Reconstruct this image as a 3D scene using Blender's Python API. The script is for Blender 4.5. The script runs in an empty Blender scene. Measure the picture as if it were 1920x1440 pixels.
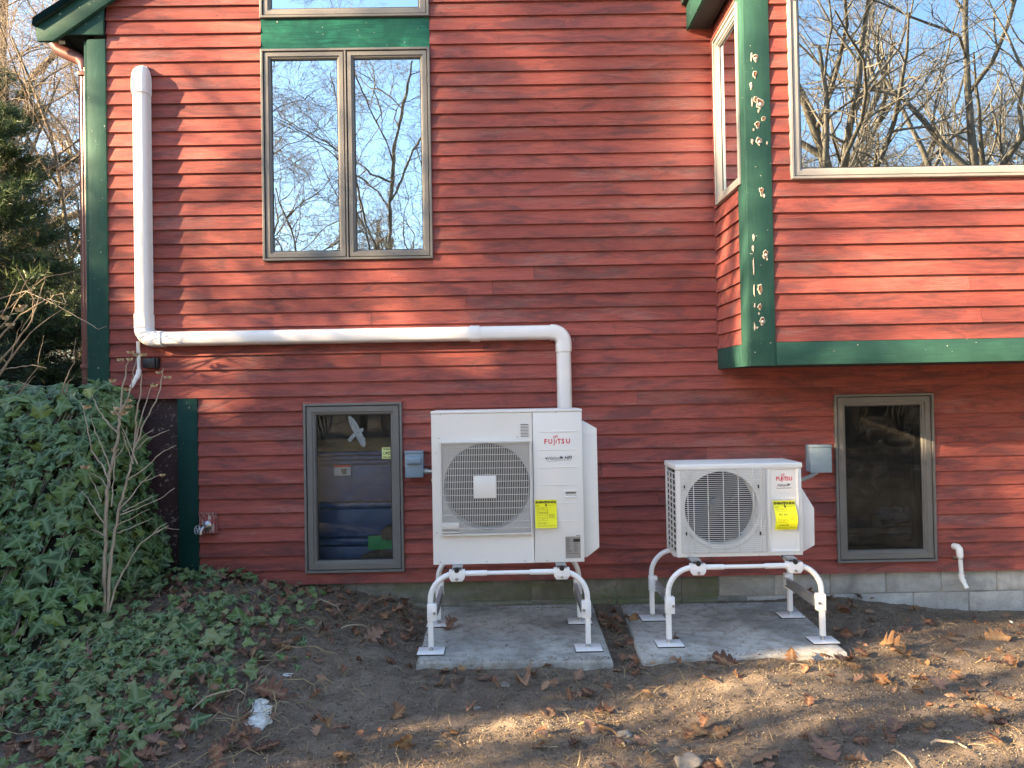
import bpy, bmesh, math, random
import numpy as np
from mathutils import Vector, Matrix, noise as mnoise

R = math.radians
sc = bpy.context.scene
col = sc.collection
random.seed(7)

# ------------------------------------------------------------------ camera
FPX, CW, CH = 1400.0, 1920.0, 1440.0
CAM = Vector((0.0, -5.40, 1.56))
ROT = (Matrix.Rotation(R(-0.53), 3, 'Z') @ Matrix.Rotation(R(90 + 0.734), 3, 'X')
       @ Matrix.Rotation(R(-1.038), 3, 'Z'))
cd = bpy.data.cameras.new('camera')
cam = bpy.data.objects.new('camera', cd)
col.objects.link(cam)
cam.matrix_world = Matrix.Translation(CAM) @ ROT.to_4x4()
cd.sensor_fit = 'HORIZONTAL'
cd.sensor_width = 36.0
cd.lens = 36.0 * FPX / CW
cd.clip_start = 0.05
cd.clip_end = 600
sc.camera = cam

# ------------------------------------------------------------------ light
SUN_EL = 18.0
SUN_AZ = Vector((-0.915, -0.403, 0)).normalized()          # horizontal direction towards the sun
S = Vector((SUN_AZ.x * math.cos(R(SUN_EL)), SUN_AZ.y * math.cos(R(SUN_EL)), math.sin(R(SUN_EL))))
w = bpy.data.worlds.new('World')
sc.world = w
w.use_nodes = True
nt = w.node_tree
nt.nodes.clear()
sky = nt.nodes.new('ShaderNodeTexSky')
sky.sky_type = 'NISHITA'
sky.sun_disc = False
sky.sun_elevation = R(SUN_EL)
sky.sun_rotation = math.atan2(SUN_AZ.x, SUN_AZ.y)
sky.air_density = 1.0
sky.dust_density = 0.8
sky.ozone_density = 1.0
bg = nt.nodes.new('ShaderNodeBackground')
bg.inputs['Strength'].default_value = 0.066
wo = nt.nodes.new('ShaderNodeOutputWorld')
nt.links.new(sky.outputs[0], bg.inputs[0])
nt.links.new(bg.outputs[0], wo.inputs[0])

sl = bpy.data.lights.new('sun', 'SUN')
sl.energy = 5.0
sl.angle = R(0.55)
sl.color = (1.0, 0.71, 0.42)
so = bpy.data.objects.new('sun', sl)
col.objects.link(so)
so.rotation_euler = S.to_track_quat('Z', 'Y').to_euler()
so.location = (-20, -12, 12)

sc.view_settings.view_transform = 'Standard'
sc.view_settings.look = 'None'
sc.view_settings.gamma = 1.0
sc.view_settings.use_curve_mapping = False
sc.view_settings.exposure = 3.34

# ------------------------------------------------------------------ measuring helpers
def ray(px, py):
    return ROT @ Vector(((px - CW / 2) / FPX, -(py - CH / 2) / FPX, -1.0))

def at(px, py, Y=0.0):
    """point of the place on the vertical plane y = Y that shows at this spot of the photograph"""
    d = ray(px, py)
    return CAM + d * ((Y - CAM.y) / d.y)

def onx(px, py, X):
    d = ray(px, py)
    return CAM + d * ((X - CAM.x) / d.x)

def onz(px, py, z=0.0):
    d = ray(px, py)
    return CAM + d * ((z - CAM.z) / d.z)

# ------------------------------------------------------------------ object helpers
def tag(o, label=None, cat=None, group=None, kind=None):
    if label: o['label'] = label
    if cat: o['category'] = cat
    if group: o['group'] = group
    if kind: o['kind'] = kind
    return o

def thing(name, label, cat, loc=(0, 0, 0), group=None):
    o = bpy.data.objects.new(name, None)
    o.empty_display_size = 0.1
    o.location = loc
    col.objects.link(o)
    return tag(o, label, cat, group)

def world_loc(o):
    v = Vector((0, 0, 0))
    while o is not None:
        v = v + Vector(o.location)
        o = o.parent
    return v

class MB:
    """collects shapes in world coordinates, links them as one mesh object"""
    def __init__(s):
        s.v = []; s.f = []; s.mi = []; s.cur = 0
    def add(s, vs, fs):
        n = len(s.v)
        s.v += [tuple(p) for p in vs]
        s.f += [tuple(i + n for i in f) for f in fs]
        s.mi += [s.cur] * len(fs)
        return s
    def box(s, x0, x1, y0, y1, z0, z1):
        vs = [(x0, y0, z0), (x1, y0, z0), (x1, y1, z0), (x0, y1, z0), (x0, y0, z1), (x1, y0, z1), (x1, y1, z1), (x0, y1, z1)]
        return s.add(vs, [(0, 3, 2, 1), (4, 5, 6, 7), (0, 1, 5, 4), (1, 2, 6, 5), (2, 3, 7, 6), (3, 0, 4, 7)])
    def hexa(s, p):      # 8 corners in box order
        return s.add(p, [(0, 3, 2, 1), (4, 5, 6, 7), (0, 1, 5, 4), (1, 2, 6, 5), (2, 3, 7, 6), (3, 0, 4, 7)])
    def prism(s, poly, a, b, axis='Y'):
        """poly in the two other axes, extruded along axis from a to b"""
        def P(u, v, w):
            return {'Y': (u, w, v), 'X': (w, u, v), 'Z': (u, v, w)}[axis]
        n = len(poly)
        vs = [P(u, v, a) for u, v in poly] + [P(u, v, b) for u, v in poly]
        fs = [tuple(range(n)), tuple(range(2 * n - 1, n - 1, -1))]
        fs += [(i, n + i, n + (i + 1) % n, (i + 1) % n) for i in range(n)]
        return s.add(vs, fs)
    def tube(s, pts, r, n=8, cap=True, square=False):
        pts = [Vector(p) for p in pts]
        if not hasattr(r, '__len__'): r = [r] * len(pts)
        rings = []
        up = None
        for i, p in enumerate(pts):
            a = pts[max(i - 1, 0)]; b = pts[min(i + 1, len(pts) - 1)]
            t = (b - a)
            if t.length < 1e-9: t = Vector((0, 0, 1))
            t.normalize()
            if up is None:
                up = Vector((0, 1, 0)) if abs(t.y) < 0.9 else Vector((0, 0, 1))
            u = up - t * up.dot(t)
            if u.length < 1e-6: u = t.orthogonal()
            u.normalize(); up = u
            v = t.cross(u)
            k = math.pi / 4 if square else 0
            rr = r[i] * (1.4142 if square else 1)
            rings.append([p + u * (rr * math.cos(k + 2 * math.pi * j / n)) + v * (rr * math.sin(k + 2 * math.pi * j / n)) for j in range(n)])
        vs = [q for g in rings for q in g]
        fs = []
        for i in range(len(pts) - 1):
            for j in range(n):
                fs.append((i * n + j, i * n + (j + 1) % n, (i + 1) * n + (j + 1) % n, (i + 1) * n + j))
        if cap:
            fs.append(tuple(range(n - 1, -1, -1)))
            fs.append(tuple((len(pts) - 1) * n + j for j in range(n)))
        return s.add(vs, fs)
    def disc(s, c, r, normal=(0, -1, 0), n=14, thick=0.002):
        c = Vector(c); nn = Vector(normal).normalized()
        return s.tube([c - nn * thick, c + nn * thick], r, n)
    def lathe(s, c, axis, prof, n=20):
        c = Vector(c); t = Vector(axis).normalized(); u = t.orthogonal().normalized(); v = t.cross(u)
        vs = []; fs = []
        for (r, h) in prof:
            for j in range(n):
                a = 2 * math.pi * j / n
                vs.append(c + t * h + u * (r * math.cos(a)) + v * (r * math.sin(a)))
        for i in range(len(prof) - 1):
            for j in range(n):
                fs.append((i * n + j, i * n + (j + 1) % n, (i + 1) * n + (j + 1) % n, (i + 1) * n + j))
        fs.append(tuple(range(n - 1, -1, -1))); fs.append(tuple((len(prof) - 1) * n + j for j in range(n)))
        return s.add(vs, fs)
    def ribbon(s, pts, w, y, thick=0.0006):
        """flat stroke in the x-z plane at depth y"""
        n = len(pts); L = []; Rr = []
        for i in range(n):
            a = pts[max(i - 1, 0)]; b = pts[min(i + 1, n - 1)]
            dx, dz = b[0] - a[0], b[1] - a[1]; l = math.hypot(dx, dz) or 1
            nx, nz = -dz / l * w / 2, dx / l * w / 2
            L.append((pts[i][0] + nx, pts[i][1] + nz)); Rr.append((pts[i][0] - nx, pts[i][1] - nz))
        vs = []
        for p in L + Rr: vs.append((p[0], y, p[1]))
        fs = [(i, i + 1, n + i + 1, n + i) for i in range(n - 1)]
        return s.add(vs, fs)
    def build(s, name, mat, parent=None, smooth=False, bevel=0.0, seg=2, angle=35):
        me = bpy.data.meshes.new(name)
        off = world_loc(parent) if parent is not None else Vector((0, 0, 0))
        me.from_pydata([(p[0] - off.x, p[1] - off.y, p[2] - off.z) for p in s.v], [], s.f)
        mats = mat if isinstance(mat, (list, tuple)) else [mat]
        for m in mats: me.materials.append(m)
        if len(mats) > 1: me.polygons.foreach_set('material_index', s.mi)
        me.validate()
        bm = bmesh.new(); bm.from_mesh(me)
        bmesh.ops.recalc_face_normals(bm, faces=bm.faces)
        if bevel > 0:
            es = [e for e in bm.edges if len(e.link_faces) == 2 and e.calc_face_angle(0) > R(25)]
            bmesh.ops.bevel(bm, geom=es, offset=bevel, segments=seg, profile=0.5, affect='EDGES', clamp_overlap=True)
        bm.to_mesh(me); bm.free()
        if smooth or bevel > 0:
            me.polygons.foreach_set('use_smooth', [True] * len(me.polygons))
            try: me.set_sharp_from_angle(angle=R(angle))
            except Exception: pass
        o = bpy.data.objects.new(name, me)
        col.objects.link(o)
        if parent is not None: o.parent = parent
        return o

def struct(o, label=None, cat=None):
    return tag(o, label, cat, kind='structure')

# ------------------------------------------------------------------ materials
class NT:
    def __init__(s, name):
        s.m = bpy.data.materials.new(name); s.m.use_nodes = True
        s.t = s.m.node_tree; s.t.nodes.clear()
        s.out = s.t.nodes.new('ShaderNodeOutputMaterial')
        s.b = s.t.nodes.new('ShaderNodeBsdfPrincipled')
        s.t.links.new(s.b.outputs[0], s.out.inputs[0])
    def n(s, typ, **kw):
        nd = s.t.nodes.new(typ)
        for k, v in kw.items(): setattr(nd, k, v)
        return nd
    def l(s, a, b): s.t.links.new(a, b)
    def set(s, **kw):
        for k, v in kw.items():
            s.b.inputs[k.replace('_', ' ')].default_value = v
    def coords(s, scale=(1, 1, 1), kind='Object', rnd=0.0):
        tc = s.n('ShaderNodeTexCoord'); mp = s.n('ShaderNodeMapping')
        mp.inputs['Scale'].default_value = scale
        src = tc.outputs[kind]
        if rnd:
            oi = s.n('ShaderNodeObjectInfo')
            ml = s.n('ShaderNodeMath', operation='MULTIPLY'); ml.inputs[1].default_value = rnd
            s.l(oi.outputs['Random'], ml.inputs[0])
            cx = s.n('ShaderNodeCombineXYZ'); s.l(ml.outputs[0], cx.inputs[0]); s.l(ml.outputs[0], cx.inputs[1])
            ad = s.n('ShaderNodeVectorMath', operation='ADD'); s.l(src, ad.inputs[0]); s.l(cx.outputs[0], ad.inputs[1])
            src = ad.outputs[0]
        s.l(src, mp.inputs[0])
        return mp.outputs[0]
    def noise(s, co, scale=5, detail=6, rough=0.6, dist=0.0):
        nd = s.n('ShaderNodeTexNoise')
        nd.inputs['Scale'].default_value = scale; nd.inputs['Detail'].default_value = detail
        nd.inputs['Roughness'].default_value = rough; nd.inputs['Distortion'].default_value = dist
        s.l(co, nd.inputs['Vector'])
        return nd.outputs['Fac']
    def ramp(s, f, stops, interp='LINEAR'):
        r = s.n('ShaderNodeValToRGB'); r.color_ramp.interpolation = interp
        e = r.color_ramp.elements
        while len(e) < len(stops): e.new(0.5)
        for i, (p, c) in enumerate(stops):
            e[i].position = p
            e[i].color = (c, c, c, 1) if not hasattr(c, '__len__') else (*c, 1)
        s.l(f, r.inputs[0])
        return r.outputs[0]
    def mix(s, f, a, b, mode='MIX'):
        m = s.n('ShaderNodeMix', data_type='RGBA', blend_type=mode)
        for sock, v in ((m.inputs[0], f), (m.inputs[6], a), (m.inputs[7], b)):
            if hasattr(v, 'links') or hasattr(v, 'is_linked'): s.l(v, sock)
            elif hasattr(v, '__len__'): sock.default_value = (*v, 1)
            else: sock.default_value = v
        return m.outputs[2]
    def bump(s, h, strength=0.3, dist=0.01):
        b = s.n('ShaderNodeBump'); b.inputs['Strength'].default_value = strength; b.inputs['Distance'].default_value = dist
        s.l(h, b.inputs['Height']); s.l(b.outputs[0], s.b.inputs['Normal'])
    def hsv(s, c, h=None, sat=None, v=None):
        nd = s.n('ShaderNodeHueSaturation')
        s.l(c, nd.inputs['Color'])
        for k, x in (('Hue', h), ('Saturation', sat), ('Value', v)):
            if x is None: continue
            if hasattr(x, 'is_linked'): s.l(x, nd.inputs[k])
            else: nd.inputs[k].default_value = x
        return nd.outputs[0]
    def maprange(s, f, a, b, c, d):
        m = s.n('ShaderNodeMapRange')
        for i, x in zip((1, 2, 3, 4), (a, b, c, d)): m.inputs[i].default_value = x
        s.l(f, m.inputs[0]); return m.outputs[0]
    def rand(s): return s.n('ShaderNodeObjectInfo').outputs['Random']
    def base(s, c): s.l(c, s.b.inputs['Base Color'])

def plain(name, c, rough=0.5, metal=0.0, var=0.10, scale=8, bump=0.0, spec=0.5, bscale=60):
    t = NT(name)
    co = t.coords()
    f = t.noise(co, scale, 5)
    a = tuple(x * (1 - var) for x in c); b = tuple(min(1, x * (1 + var)) for x in c)
    t.base(t.ramp(f, [(0.3, a), (0.7, b)]))
    t.set(Roughness=rough, Metallic=metal)
    t.b.inputs['Specular IOR Level'].default_value = spec
    if bump: t.bump(t.noise(co, bscale, 4), bump, 0.004)
    return t.m

def m_siding():
    t = NT('red_stained_cedar')
    grain = t.noise(t.coords((2.2, 60, 60), rnd=37), 3.0, 8, 0.7, 0.4)
    fine = t.noise(t.coords((6, 260, 260), rnd=19), 2.0, 4, 0.6)
    blot = t.noise(t.coords((1.5, 7, 7), rnd=53), 1.7, 7, 0.68, 0.8)
    c = t.ramp(grain, [(0.28, (0.190, 0.049, 0.042)), (0.5, (0.288, 0.075, 0.061)), (0.72, (0.370, 0.118, 0.094))])
    c = t.mix(t.ramp(blot, [(0.47, 0.0), (0.62, 0.85)]), c, (0.135, 0.050, 0.050))
    # greyed streaks where the stain has worn off
    wm = t.n('ShaderNodeMath', operation='MULTIPLY')
    t.l(t.ramp(t.noise(t.coords((1.0, 5, 5), rnd=91), 1.3, 5, 0.6, 0.4), [(0.54, 0.0), (0.64, 1.0)]), wm.inputs[0])
    t.l(t.ramp(fine, [(0.46, 0.0), (0.60, 0.55)]), wm.inputs[1])
    c = t.mix(wm.outputs[0], c, (0.27, 0.19, 0.175))
    v = t.maprange(t.rand(), 0, 1, 0.84, 1.18)
    c = t.hsv(c, v=v)
    t.base(c)
    t.set(Roughness=0.72)
    t.b.inputs['Specular IOR Level'].default_value = 0.25
    ad = t.n('ShaderNodeMath', operation='ADD'); t.l(grain, ad.inputs[0]); t.l(fine, ad.inputs[1])
    t.bump(ad.outputs[0], 0.35, 0.004)
    return t.m

def m_green(name, c, stroke, amount=0.5, axis='Z', rough=0.65):
    t = NT(name)
    sc_ = {'Z': (40, 40, 2.5), 'X': (2.5, 40, 40)}[axis]
    g = t.noise(t.coords(sc_, rnd=11), 2.0, 7, 0.65, 0.5)
    b = t.noise(t.coords((3, 3, 3), rnd=23), 2.0, 5, 0.6, 0.8)
    m = t.n('ShaderNodeMath', operation='MULTIPLY'); t.l(t.ramp(g, [(0.35, 0.0), (0.75, 1.0)]), m.inputs[0]); t.l(t.ramp(b, [(0.38, 0.1), (0.68, 1.0)]), m.inputs[1])
    m2 = t.n('ShaderNodeMath', operation='MULTIPLY'); t.l(m.outputs[0], m2.inputs[0]); m2.inputs[1].default_value = amount * 1.6; m2.use_clamp = True
    c1 = t.mix(m2.outputs[0], c, stroke)
    # pale flecks of lost paint
    fl = t.noise(t.coords((1, 1, 1), rnd=5), 55, 2, 0.5)
    c1 = t.mix(t.ramp(fl, [(0.745, 0.0), (0.765, 0.9)]), c1, (0.5, 0.48, 0.42))
    t.base(c1)
    t.set(Roughness=rough)
    t.b.inputs['Specular IOR Level'].default_value = 0.12
    t.bump(g, 0.25, 0.003)
    return t.m

def m_glass(name, refl, tint=(0.9, 0.93, 0.93), wavy=0.02, wscale=2.2, rough=0.0, dirt=0.0):
    t = NT(name)
    t.t.nodes.remove(t.b)
    gl = t.n('ShaderNodeBsdfGlossy'); gl.inputs['Roughness'].default_value = rough
    gl.inputs['Color'].default_value = (0.74, 0.89, 1.0, 1)  # blue mirror tint colours in a bluer reflected sky
    tr = t.n('ShaderNodeBsdfTransparent'); tr.inputs['Color'].default_value = (*tint, 1)
    lw = t.n('ShaderNodeFresnel'); lw.inputs['IOR'].default_value = 1.5
    f = t.maprange(lw.outputs[0], 0.04, 1.0, refl, 1.0)
    co = t.coords((1, 1, 1))
    if wavy:
        b = t.n('ShaderNodeBump'); b.inputs['Strength'].default_value = wavy; b.inputs['Distance'].default_value = 0.1
        nz = t.noise(co, wscale, 2, 0.5)
        t.l(nz, b.inputs['Height']); t.l(b.outputs[0], gl.inputs['Normal'])
    mx = t.n('ShaderNodeMixShader')
    t.l(f, mx.inputs[0]); t.l(tr.outputs[0], mx.inputs[1]); t.l(gl.outputs[0], mx.inputs[2])
    last = mx.outputs[0]
    if dirt:
        df = t.n('ShaderNodeBsdfDiffuse'); df.inputs[0].default_value = (0.45, 0.45, 0.43, 1)
        d = t.noise(t.coords((1, 1, 1)), 7, 7, 0.7, 1.2)
        sp = t.noise(t.coords((1, 1, 1)), 170, 1, 0.5)
        a = t.n('ShaderNodeMath', operation='MAXIMUM')
        t.l(t.ramp(d, [(0.5, 0.02), (0.78, dirt)]), a.inputs[0]); t.l(t.ramp(sp, [(0.775, 0.0), (0.80, 0.8)]), a.inputs[1])
        m2 = t.n('ShaderNodeMixShader'); t.l(a.outputs[0], m2.inputs[0]); t.l(last, m2.inputs[1]); t.l(df.outputs[0], m2.inputs[2])
        last = m2.outputs[0]
    t.l(last, t.out.inputs[0])
    return t.m

def m_concrete(name, c, stain, moss=None, scale=1.0, grit=1.0):
    t = NT(name)
    big = t.noise(t.coords((1, 1, 1), rnd=3), 2.6 * scale, 8, 0.65, 0.6)
    med = t.noise(t.coords((1, 1, 1), rnd=7), 14 * scale, 7, 0.7)
    gr = t.noise(t.coords((1, 1, 1)), 190, 3, 0.6)
    cc = t.ramp(big, [(0.30, tuple(x * 0.50 for x in c)), (0.5, c), (0.70, tuple(min(1, x * 1.45) for x in c))])
    cc = t.mix(t.ramp(med, [(0.47, 0.0), (0.68, 0.8)]), cc, stain)
    cc = t.mix(t.ramp(gr, [(0.30, 0.65 * grit), (0.44, 0.0)]), cc, tuple(x * 0.35 for x in c))
    if moss:
        mo = t.noise(t.coords((0.7, 1, 2.6)), 3.2, 7, 0.7, 0.5)
        cc = t.mix(t.ramp(mo, [(0.42, 0.0), (0.62, 0.8)]), cc, moss)
    t.base(cc); t.set(Roughness=0.9)
    t.b.inputs['Specular IOR Level'].default_value = 0.2
    ad = t.n('ShaderNodeMath', operation='ADD'); t.l(gr, ad.inputs[0]); t.l(med, ad.inputs[1])
    t.bump(ad.outputs[0], 0.5, 0.004)
    return t.m

def m_leaf(name, lo, hi, vein=None, rough=0.38, attr='vein', trans=0.25, rnd_attr=True, spec=0.5, wear=None):
    """leaf colour: lo..hi by a random value carried by the mesh, paler veins by a mesh attribute"""
    t = NT(name)
    at_ = t.n('ShaderNodeAttribute'); at_.attribute_name = 'tone'
    oi = t.rand()
    ad = t.n('ShaderNodeMath', operation='ADD'); t.l(at_.outputs['Fac'], ad.inputs[0]); t.l(oi, ad.inputs[1])
    fr = t.n('ShaderNodeMath', operation='FRACT'); t.l(ad.outputs[0], fr.inputs[0])
    stops = [(i / (len(lo) - 1), c) for i, c in enumerate(lo)] if hasattr(lo[0], '__len__') else [(0, lo), (1, hi)]
    c = t.ramp(fr.outputs[0], stops)
    if vein:
        va = t.n('ShaderNodeAttribute'); va.attribute_name = attr
        c = t.mix(t.ramp(va.outputs['Fac'], [(0.62, 0.0), (0.97, 0.65)]), c, vein)
    nz = t.noise(t.coords((1, 1, 1)), 30, 4)
    c = t.hsv(c, v=t.maprange(nz, 0.3, 0.7, 0.82, 1.15))
    t.base(c); t.set(Roughness=rough)
    t.b.inputs['Specular IOR Level'].default_value = spec
    if trans:
        tl = t.n('ShaderNodeBsdfTranslucent'); t.l(c, tl.inputs[0])
        mx = t.n('ShaderNodeMixShader'); mx.inputs[0].default_value = trans
        t.l(t.b.outputs[0], mx.inputs[1]); t.l(tl.outputs[0], mx.inputs[2]); t.l(mx.outputs[0], t.out.inputs[0])
    return t.m

def m_bark(name, a, b, scale=14):
    t = NT(name)
    g = t.noise(t.coords((1, 1, 0.25), rnd=9), scale, 7, 0.7, 0.6)
    t.base(t.ramp(g, [(0.32, a), (0.68, b)])); t.set(Roughness=0.9)
    t.b.inputs['Specular IOR Level'].default_value = 0.15
    t.bump(g, 0.6, 0.02)
    return t.m

def m_ground():
    t = NT('bare_garden_soil')
    co = t.coords((1, 1, 1))
    a = t.noise(co, 1.6, 8, 0.65, 0.5)
    b = t.noise(co, 11, 8, 0.75)
    g = t.noise(co, 120, 4, 0.7)
    sp = t.noise(co, 260, 2, 0.6)
    c = t.ramp(b, [(0.28, (0.070, 0.056, 0.045)), (0.5, (0.150, 0.122, 0.098)), (0.75, (0.30, 0.252, 0.200))])
    c = t.mix(t.ramp(a, [(0.38, 0.0), (0.68, 0.6)]), c, (0.25, 0.21, 0.165))
    c = t.mix(t.ramp(g, [(0.52, 0.0), (0.74, 0.6)]), c, (0.070, 0.056, 0.045))
    c = t.mix(t.ramp(sp, [(0.60, 0.0), (0.68, 0.85)]), c, (0.42, 0.36, 0.28))
    t.base(c); t.set(Roughness=0.95)
    t.b.inputs['Specular IOR Level'].default_value = 0.15
    ad = t.n('ShaderNodeMath', operation='ADD'); t.l(g, ad.inputs[0]); t.l(b, ad.inputs[1])
    t.bump(ad.outputs[0], 0.9, 0.015)
    return t.m

M = {}
M['siding'] = m_siding()
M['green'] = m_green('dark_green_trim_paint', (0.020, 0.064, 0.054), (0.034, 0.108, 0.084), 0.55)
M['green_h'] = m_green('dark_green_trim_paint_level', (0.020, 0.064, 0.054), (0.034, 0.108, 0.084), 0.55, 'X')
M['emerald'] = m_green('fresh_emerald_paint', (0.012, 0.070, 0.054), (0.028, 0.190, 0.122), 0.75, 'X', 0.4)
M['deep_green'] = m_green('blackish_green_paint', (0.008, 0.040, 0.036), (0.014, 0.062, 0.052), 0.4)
M['taupe'] = plain('taupe_window_cladding', (0.150, 0.148, 0.140), 0.5, var=0.08, scale=5)
M['taupe_light'] = plain('sandy_window_cladding', (0.29, 0.285, 0.27), 0.5, var=0.06, scale=5)
M['gasket'] = plain('black_gasket', (0.02, 0.02, 0.02), 0.6)
M['glass_up'] = m_glass('sky_blue_mirror_glass', 0.62, (0.75, 0.8, 0.8), 0.006, 3.0)  # mirroring raised well above plain glass for bright reflections
M['glass_bay'] = m_glass('sky_blue_mirror_bay_glass', 0.66, (0.75, 0.8, 0.8), 0.004, 1.4)
M['glass_low'] = m_glass('cellar_window_glass', 0.045, (0.78, 0.84, 0.90), 0.02, 2.0, dirt=0.09)
M['glass_screen'] = m_glass('screened_window_glass', 0.022, (0.28, 0.315, 0.38), 0.02, 2.0, dirt=0.11)
M['glass_side'] = m_glass('side_window_glass', 0.14, (0.35, 0.36, 0.36), 0.02, 2.0)
M['sheath'] = plain('dark_wall_sheathing', (0.02, 0.016, 0.015), 0.9)
M['room'] = plain('dim_room_lining', (0.022, 0.026, 0.034), 0.9)
M['maroon'] = None
M['pvc'] = plain('white_vinyl', (0.80, 0.80, 0.79), 0.32, var=0.02)
M['ac'] = plain('cream_white_enamel', (0.70, 0.705, 0.69), 0.38, var=0.025, scale=3)
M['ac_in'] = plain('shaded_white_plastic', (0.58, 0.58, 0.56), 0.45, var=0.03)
M['steel'] = plain('powder_coated_white_steel', (0.78, 0.79, 0.80), 0.35, var=0.03)
M['zinc'] = plain('zinc_plated_steel', (0.45, 0.45, 0.45), 0.35, metal=0.9)
M['galv'] = plain('galvanised_brace', (0.42, 0.43, 0.44), 0.4, metal=0.6)
M['rubber'] = plain('black_rubber', (0.018, 0.018, 0.02), 0.6)
M['fan'] = plain('black_fan_plastic', (0.012, 0.012, 0.016), 0.28)
M['dark'] = plain('dark_cavity', (0.008, 0.008, 0.01), 0.7)
M['coil'] = plain('coil_shaded_black', (0.010, 0.011, 0.013), 0.6)  # near-black colour stands in for the unlit inside of the units
M['red_ink'] = plain('red_print', (0.62, 0.02, 0.05), 0.5, var=0.02)
M['navy_ink'] = plain('navy_print', (0.04, 0.06, 0.10), 0.5, var=0.02)
M['black_ink'] = plain('black_print', (0.012, 0.012, 0.012), 0.5, var=0.02)
M['grey_ink'] = plain('grey_print', (0.12, 0.12, 0.11), 0.5, var=0.02)
M['olive_ink'] = plain('olive_print', (0.20, 0.21, 0.02), 0.5, var=0.02)
M['yellow'] = plain('yellow_label_paper', (0.80, 0.80, 0.015), 0.45, var=0.03)
M['lime'] = plain('lime_sticker', (0.62, 0.72, 0.28), 0.45, var=0.03)
M['plate'] = plain('silver_rating_plate', (0.27, 0.26, 0.245), 0.4, var=0.05)
M['box_grey'] = plain('blue_grey_enamel', (0.20, 0.28, 0.35), 0.42, var=0.03)
M['black_box'] = plain('black_plastic', (0.014, 0.015, 0.02), 0.4)
M['downspout'] = plain('red_brown_aluminium', (0.17, 0.065, 0.055), 0.42, var=0.10, scale=6)
M['raw_wood'] = plain('raw_splintered_wood', (0.46, 0.42, 0.35), 0.8, var=0.3, scale=60)
M['hole'] = plain('brown_wood_hollow', (0.13, 0.07, 0.04), 0.9, var=0.2, scale=60)
M['fluff'] = plain('white_insulation', (0.80, 0.78, 0.76), 0.9, var=0.05)
M['roof'] = plain('dark_green_roof_edge', (0.022, 0.050, 0.048), 0.7, var=0.15)
M['soffit'] = plain('dark_soffit', (0.022, 0.030, 0.032), 0.8)
M['block'] = m_concrete('pale_concrete_block', (0.40, 0.40, 0.385), (0.33, 0.33, 0.32))
M['block_old'] = m_concrete('mossy_concrete_wall', (0.25, 0.24, 0.21), (0.15, 0.14, 0.11), (0.13, 0.15, 0.07))
M['mortar'] = m_concrete('grey_mortar', (0.31, 0.31, 0.30), (0.25, 0.25, 0.24))
M['pad'] = m_concrete('weathered_pad_concrete', (0.40, 0.40, 0.375), (0.20, 0.17, 0.135), grit=1.2)
M['ground'] = m_ground()
M['bark_grey'] = m_bark('grey_brown_bark', (0.065, 0.054, 0.042), (0.21, 0.175, 0.132))
M['bark_twig'] = m_bark('brown_twig_bark', (0.13, 0.108, 0.086), (0.29, 0.245, 0.19), 20)
M['bark_pine'] = m_bark('dark_pine_bark', (0.04, 0.03, 0.025), (0.12, 0.09, 0.07))
M['stem'] = m_bark('pale_shrub_bark', (0.26, 0.21, 0.155), (0.46, 0.39, 0.30), 30)
M['seed'] = plain('dry_seed_capsule', (0.46, 0.35, 0.21), 0.8, var=0.3, scale=40)
M['needle'] = m_leaf('pine_needles', [(0.030, 0.058, 0.028), (0.046, 0.082, 0.034), (0.085, 0.120, 0.040)], None, rough=0.5, trans=0.15, spec=0.25)
M['spruce'] = m_leaf('dark_evergreen_needles', [(0.012, 0.026, 0.018), (0.02, 0.04, 0.024), (0.03, 0.055, 0.028)], None, rough=0.55, trans=0.1, spec=0.2)
M['ivy'] = m_leaf('ivy_leaf', [(0.014, 0.040, 0.014), (0.036, 0.084, 0.022), (0.072, 0.135, 0.028), (0.022, 0.055, 0.024), (0.048, 0.100, 0.022), (0.14, 0.20, 0.04)], None, vein=(0.17, 0.26, 0.13), rough=0.45, trans=0.15, spec=0.28)
M['ivy_mixed'] = m_leaf('ground_ivy_leaf', [(0.020, 0.052, 0.019), (0.046, 0.095, 0.026), (0.085, 0.145, 0.034), (0.030, 0.068, 0.028), (0.14, 0.19, 0.05), (0.20, 0.22, 0.10), (0.05, 0.10, 0.028)], None, vein=(0.2, 0.27, 0.15), rough=0.48, trans=0.15, spec=0.25)
M['oak'] = m_leaf('dry_oak_leaf', [(0.095, 0.050, 0.036), (0.17, 0.085, 0.055), (0.25, 0.125, 0.072), (0.34, 0.22, 0.15), (0.12, 0.066, 0.052), (0.30, 0.19, 0.15)], None, vein=(0.34, 0.22, 0.13), rough=0.6, trans=0.25, spec=0.3)
M['oak_tan'] = m_leaf('tan_oak_leaf', [(0.25, 0.135, 0.065), (0.34, 0.20, 0.10), (0.22, 0.11, 0.055)], None, vein=(0.45, 0.32, 0.18), rough=0.6, trans=0.3, spec=0.3)
M['straw'] = m_leaf('dry_straw', [(0.12, 0.085, 0.05), (0.22, 0.165, 0.095), (0.36, 0.29, 0.17), (0.16, 0.12, 0.08)], None, rough=0.7, trans=0.1, spec=0.2)
M['chip'] = m_leaf('soil_crumbs', [(0.09, 0.07, 0.052), (0.15, 0.118, 0.09), (0.25, 0.205, 0.15), (0.075, 0.057, 0.043), (0.38, 0.325, 0.25)], None, rough=0.9, trans=0, spec=0.15)
M['grass'] = m_leaf('grass_blade', [(0.06, 0.10, 0.025), (0.12, 0.17, 0.045), (0.25, 0.24, 0.10)], None, rough=0.5, trans=0.3)
M['stone_white'] = plain('white_painted_rubble', (0.50, 0.52, 0.51), 0.85, var=0.4, scale=60, bump=0.5)
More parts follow.
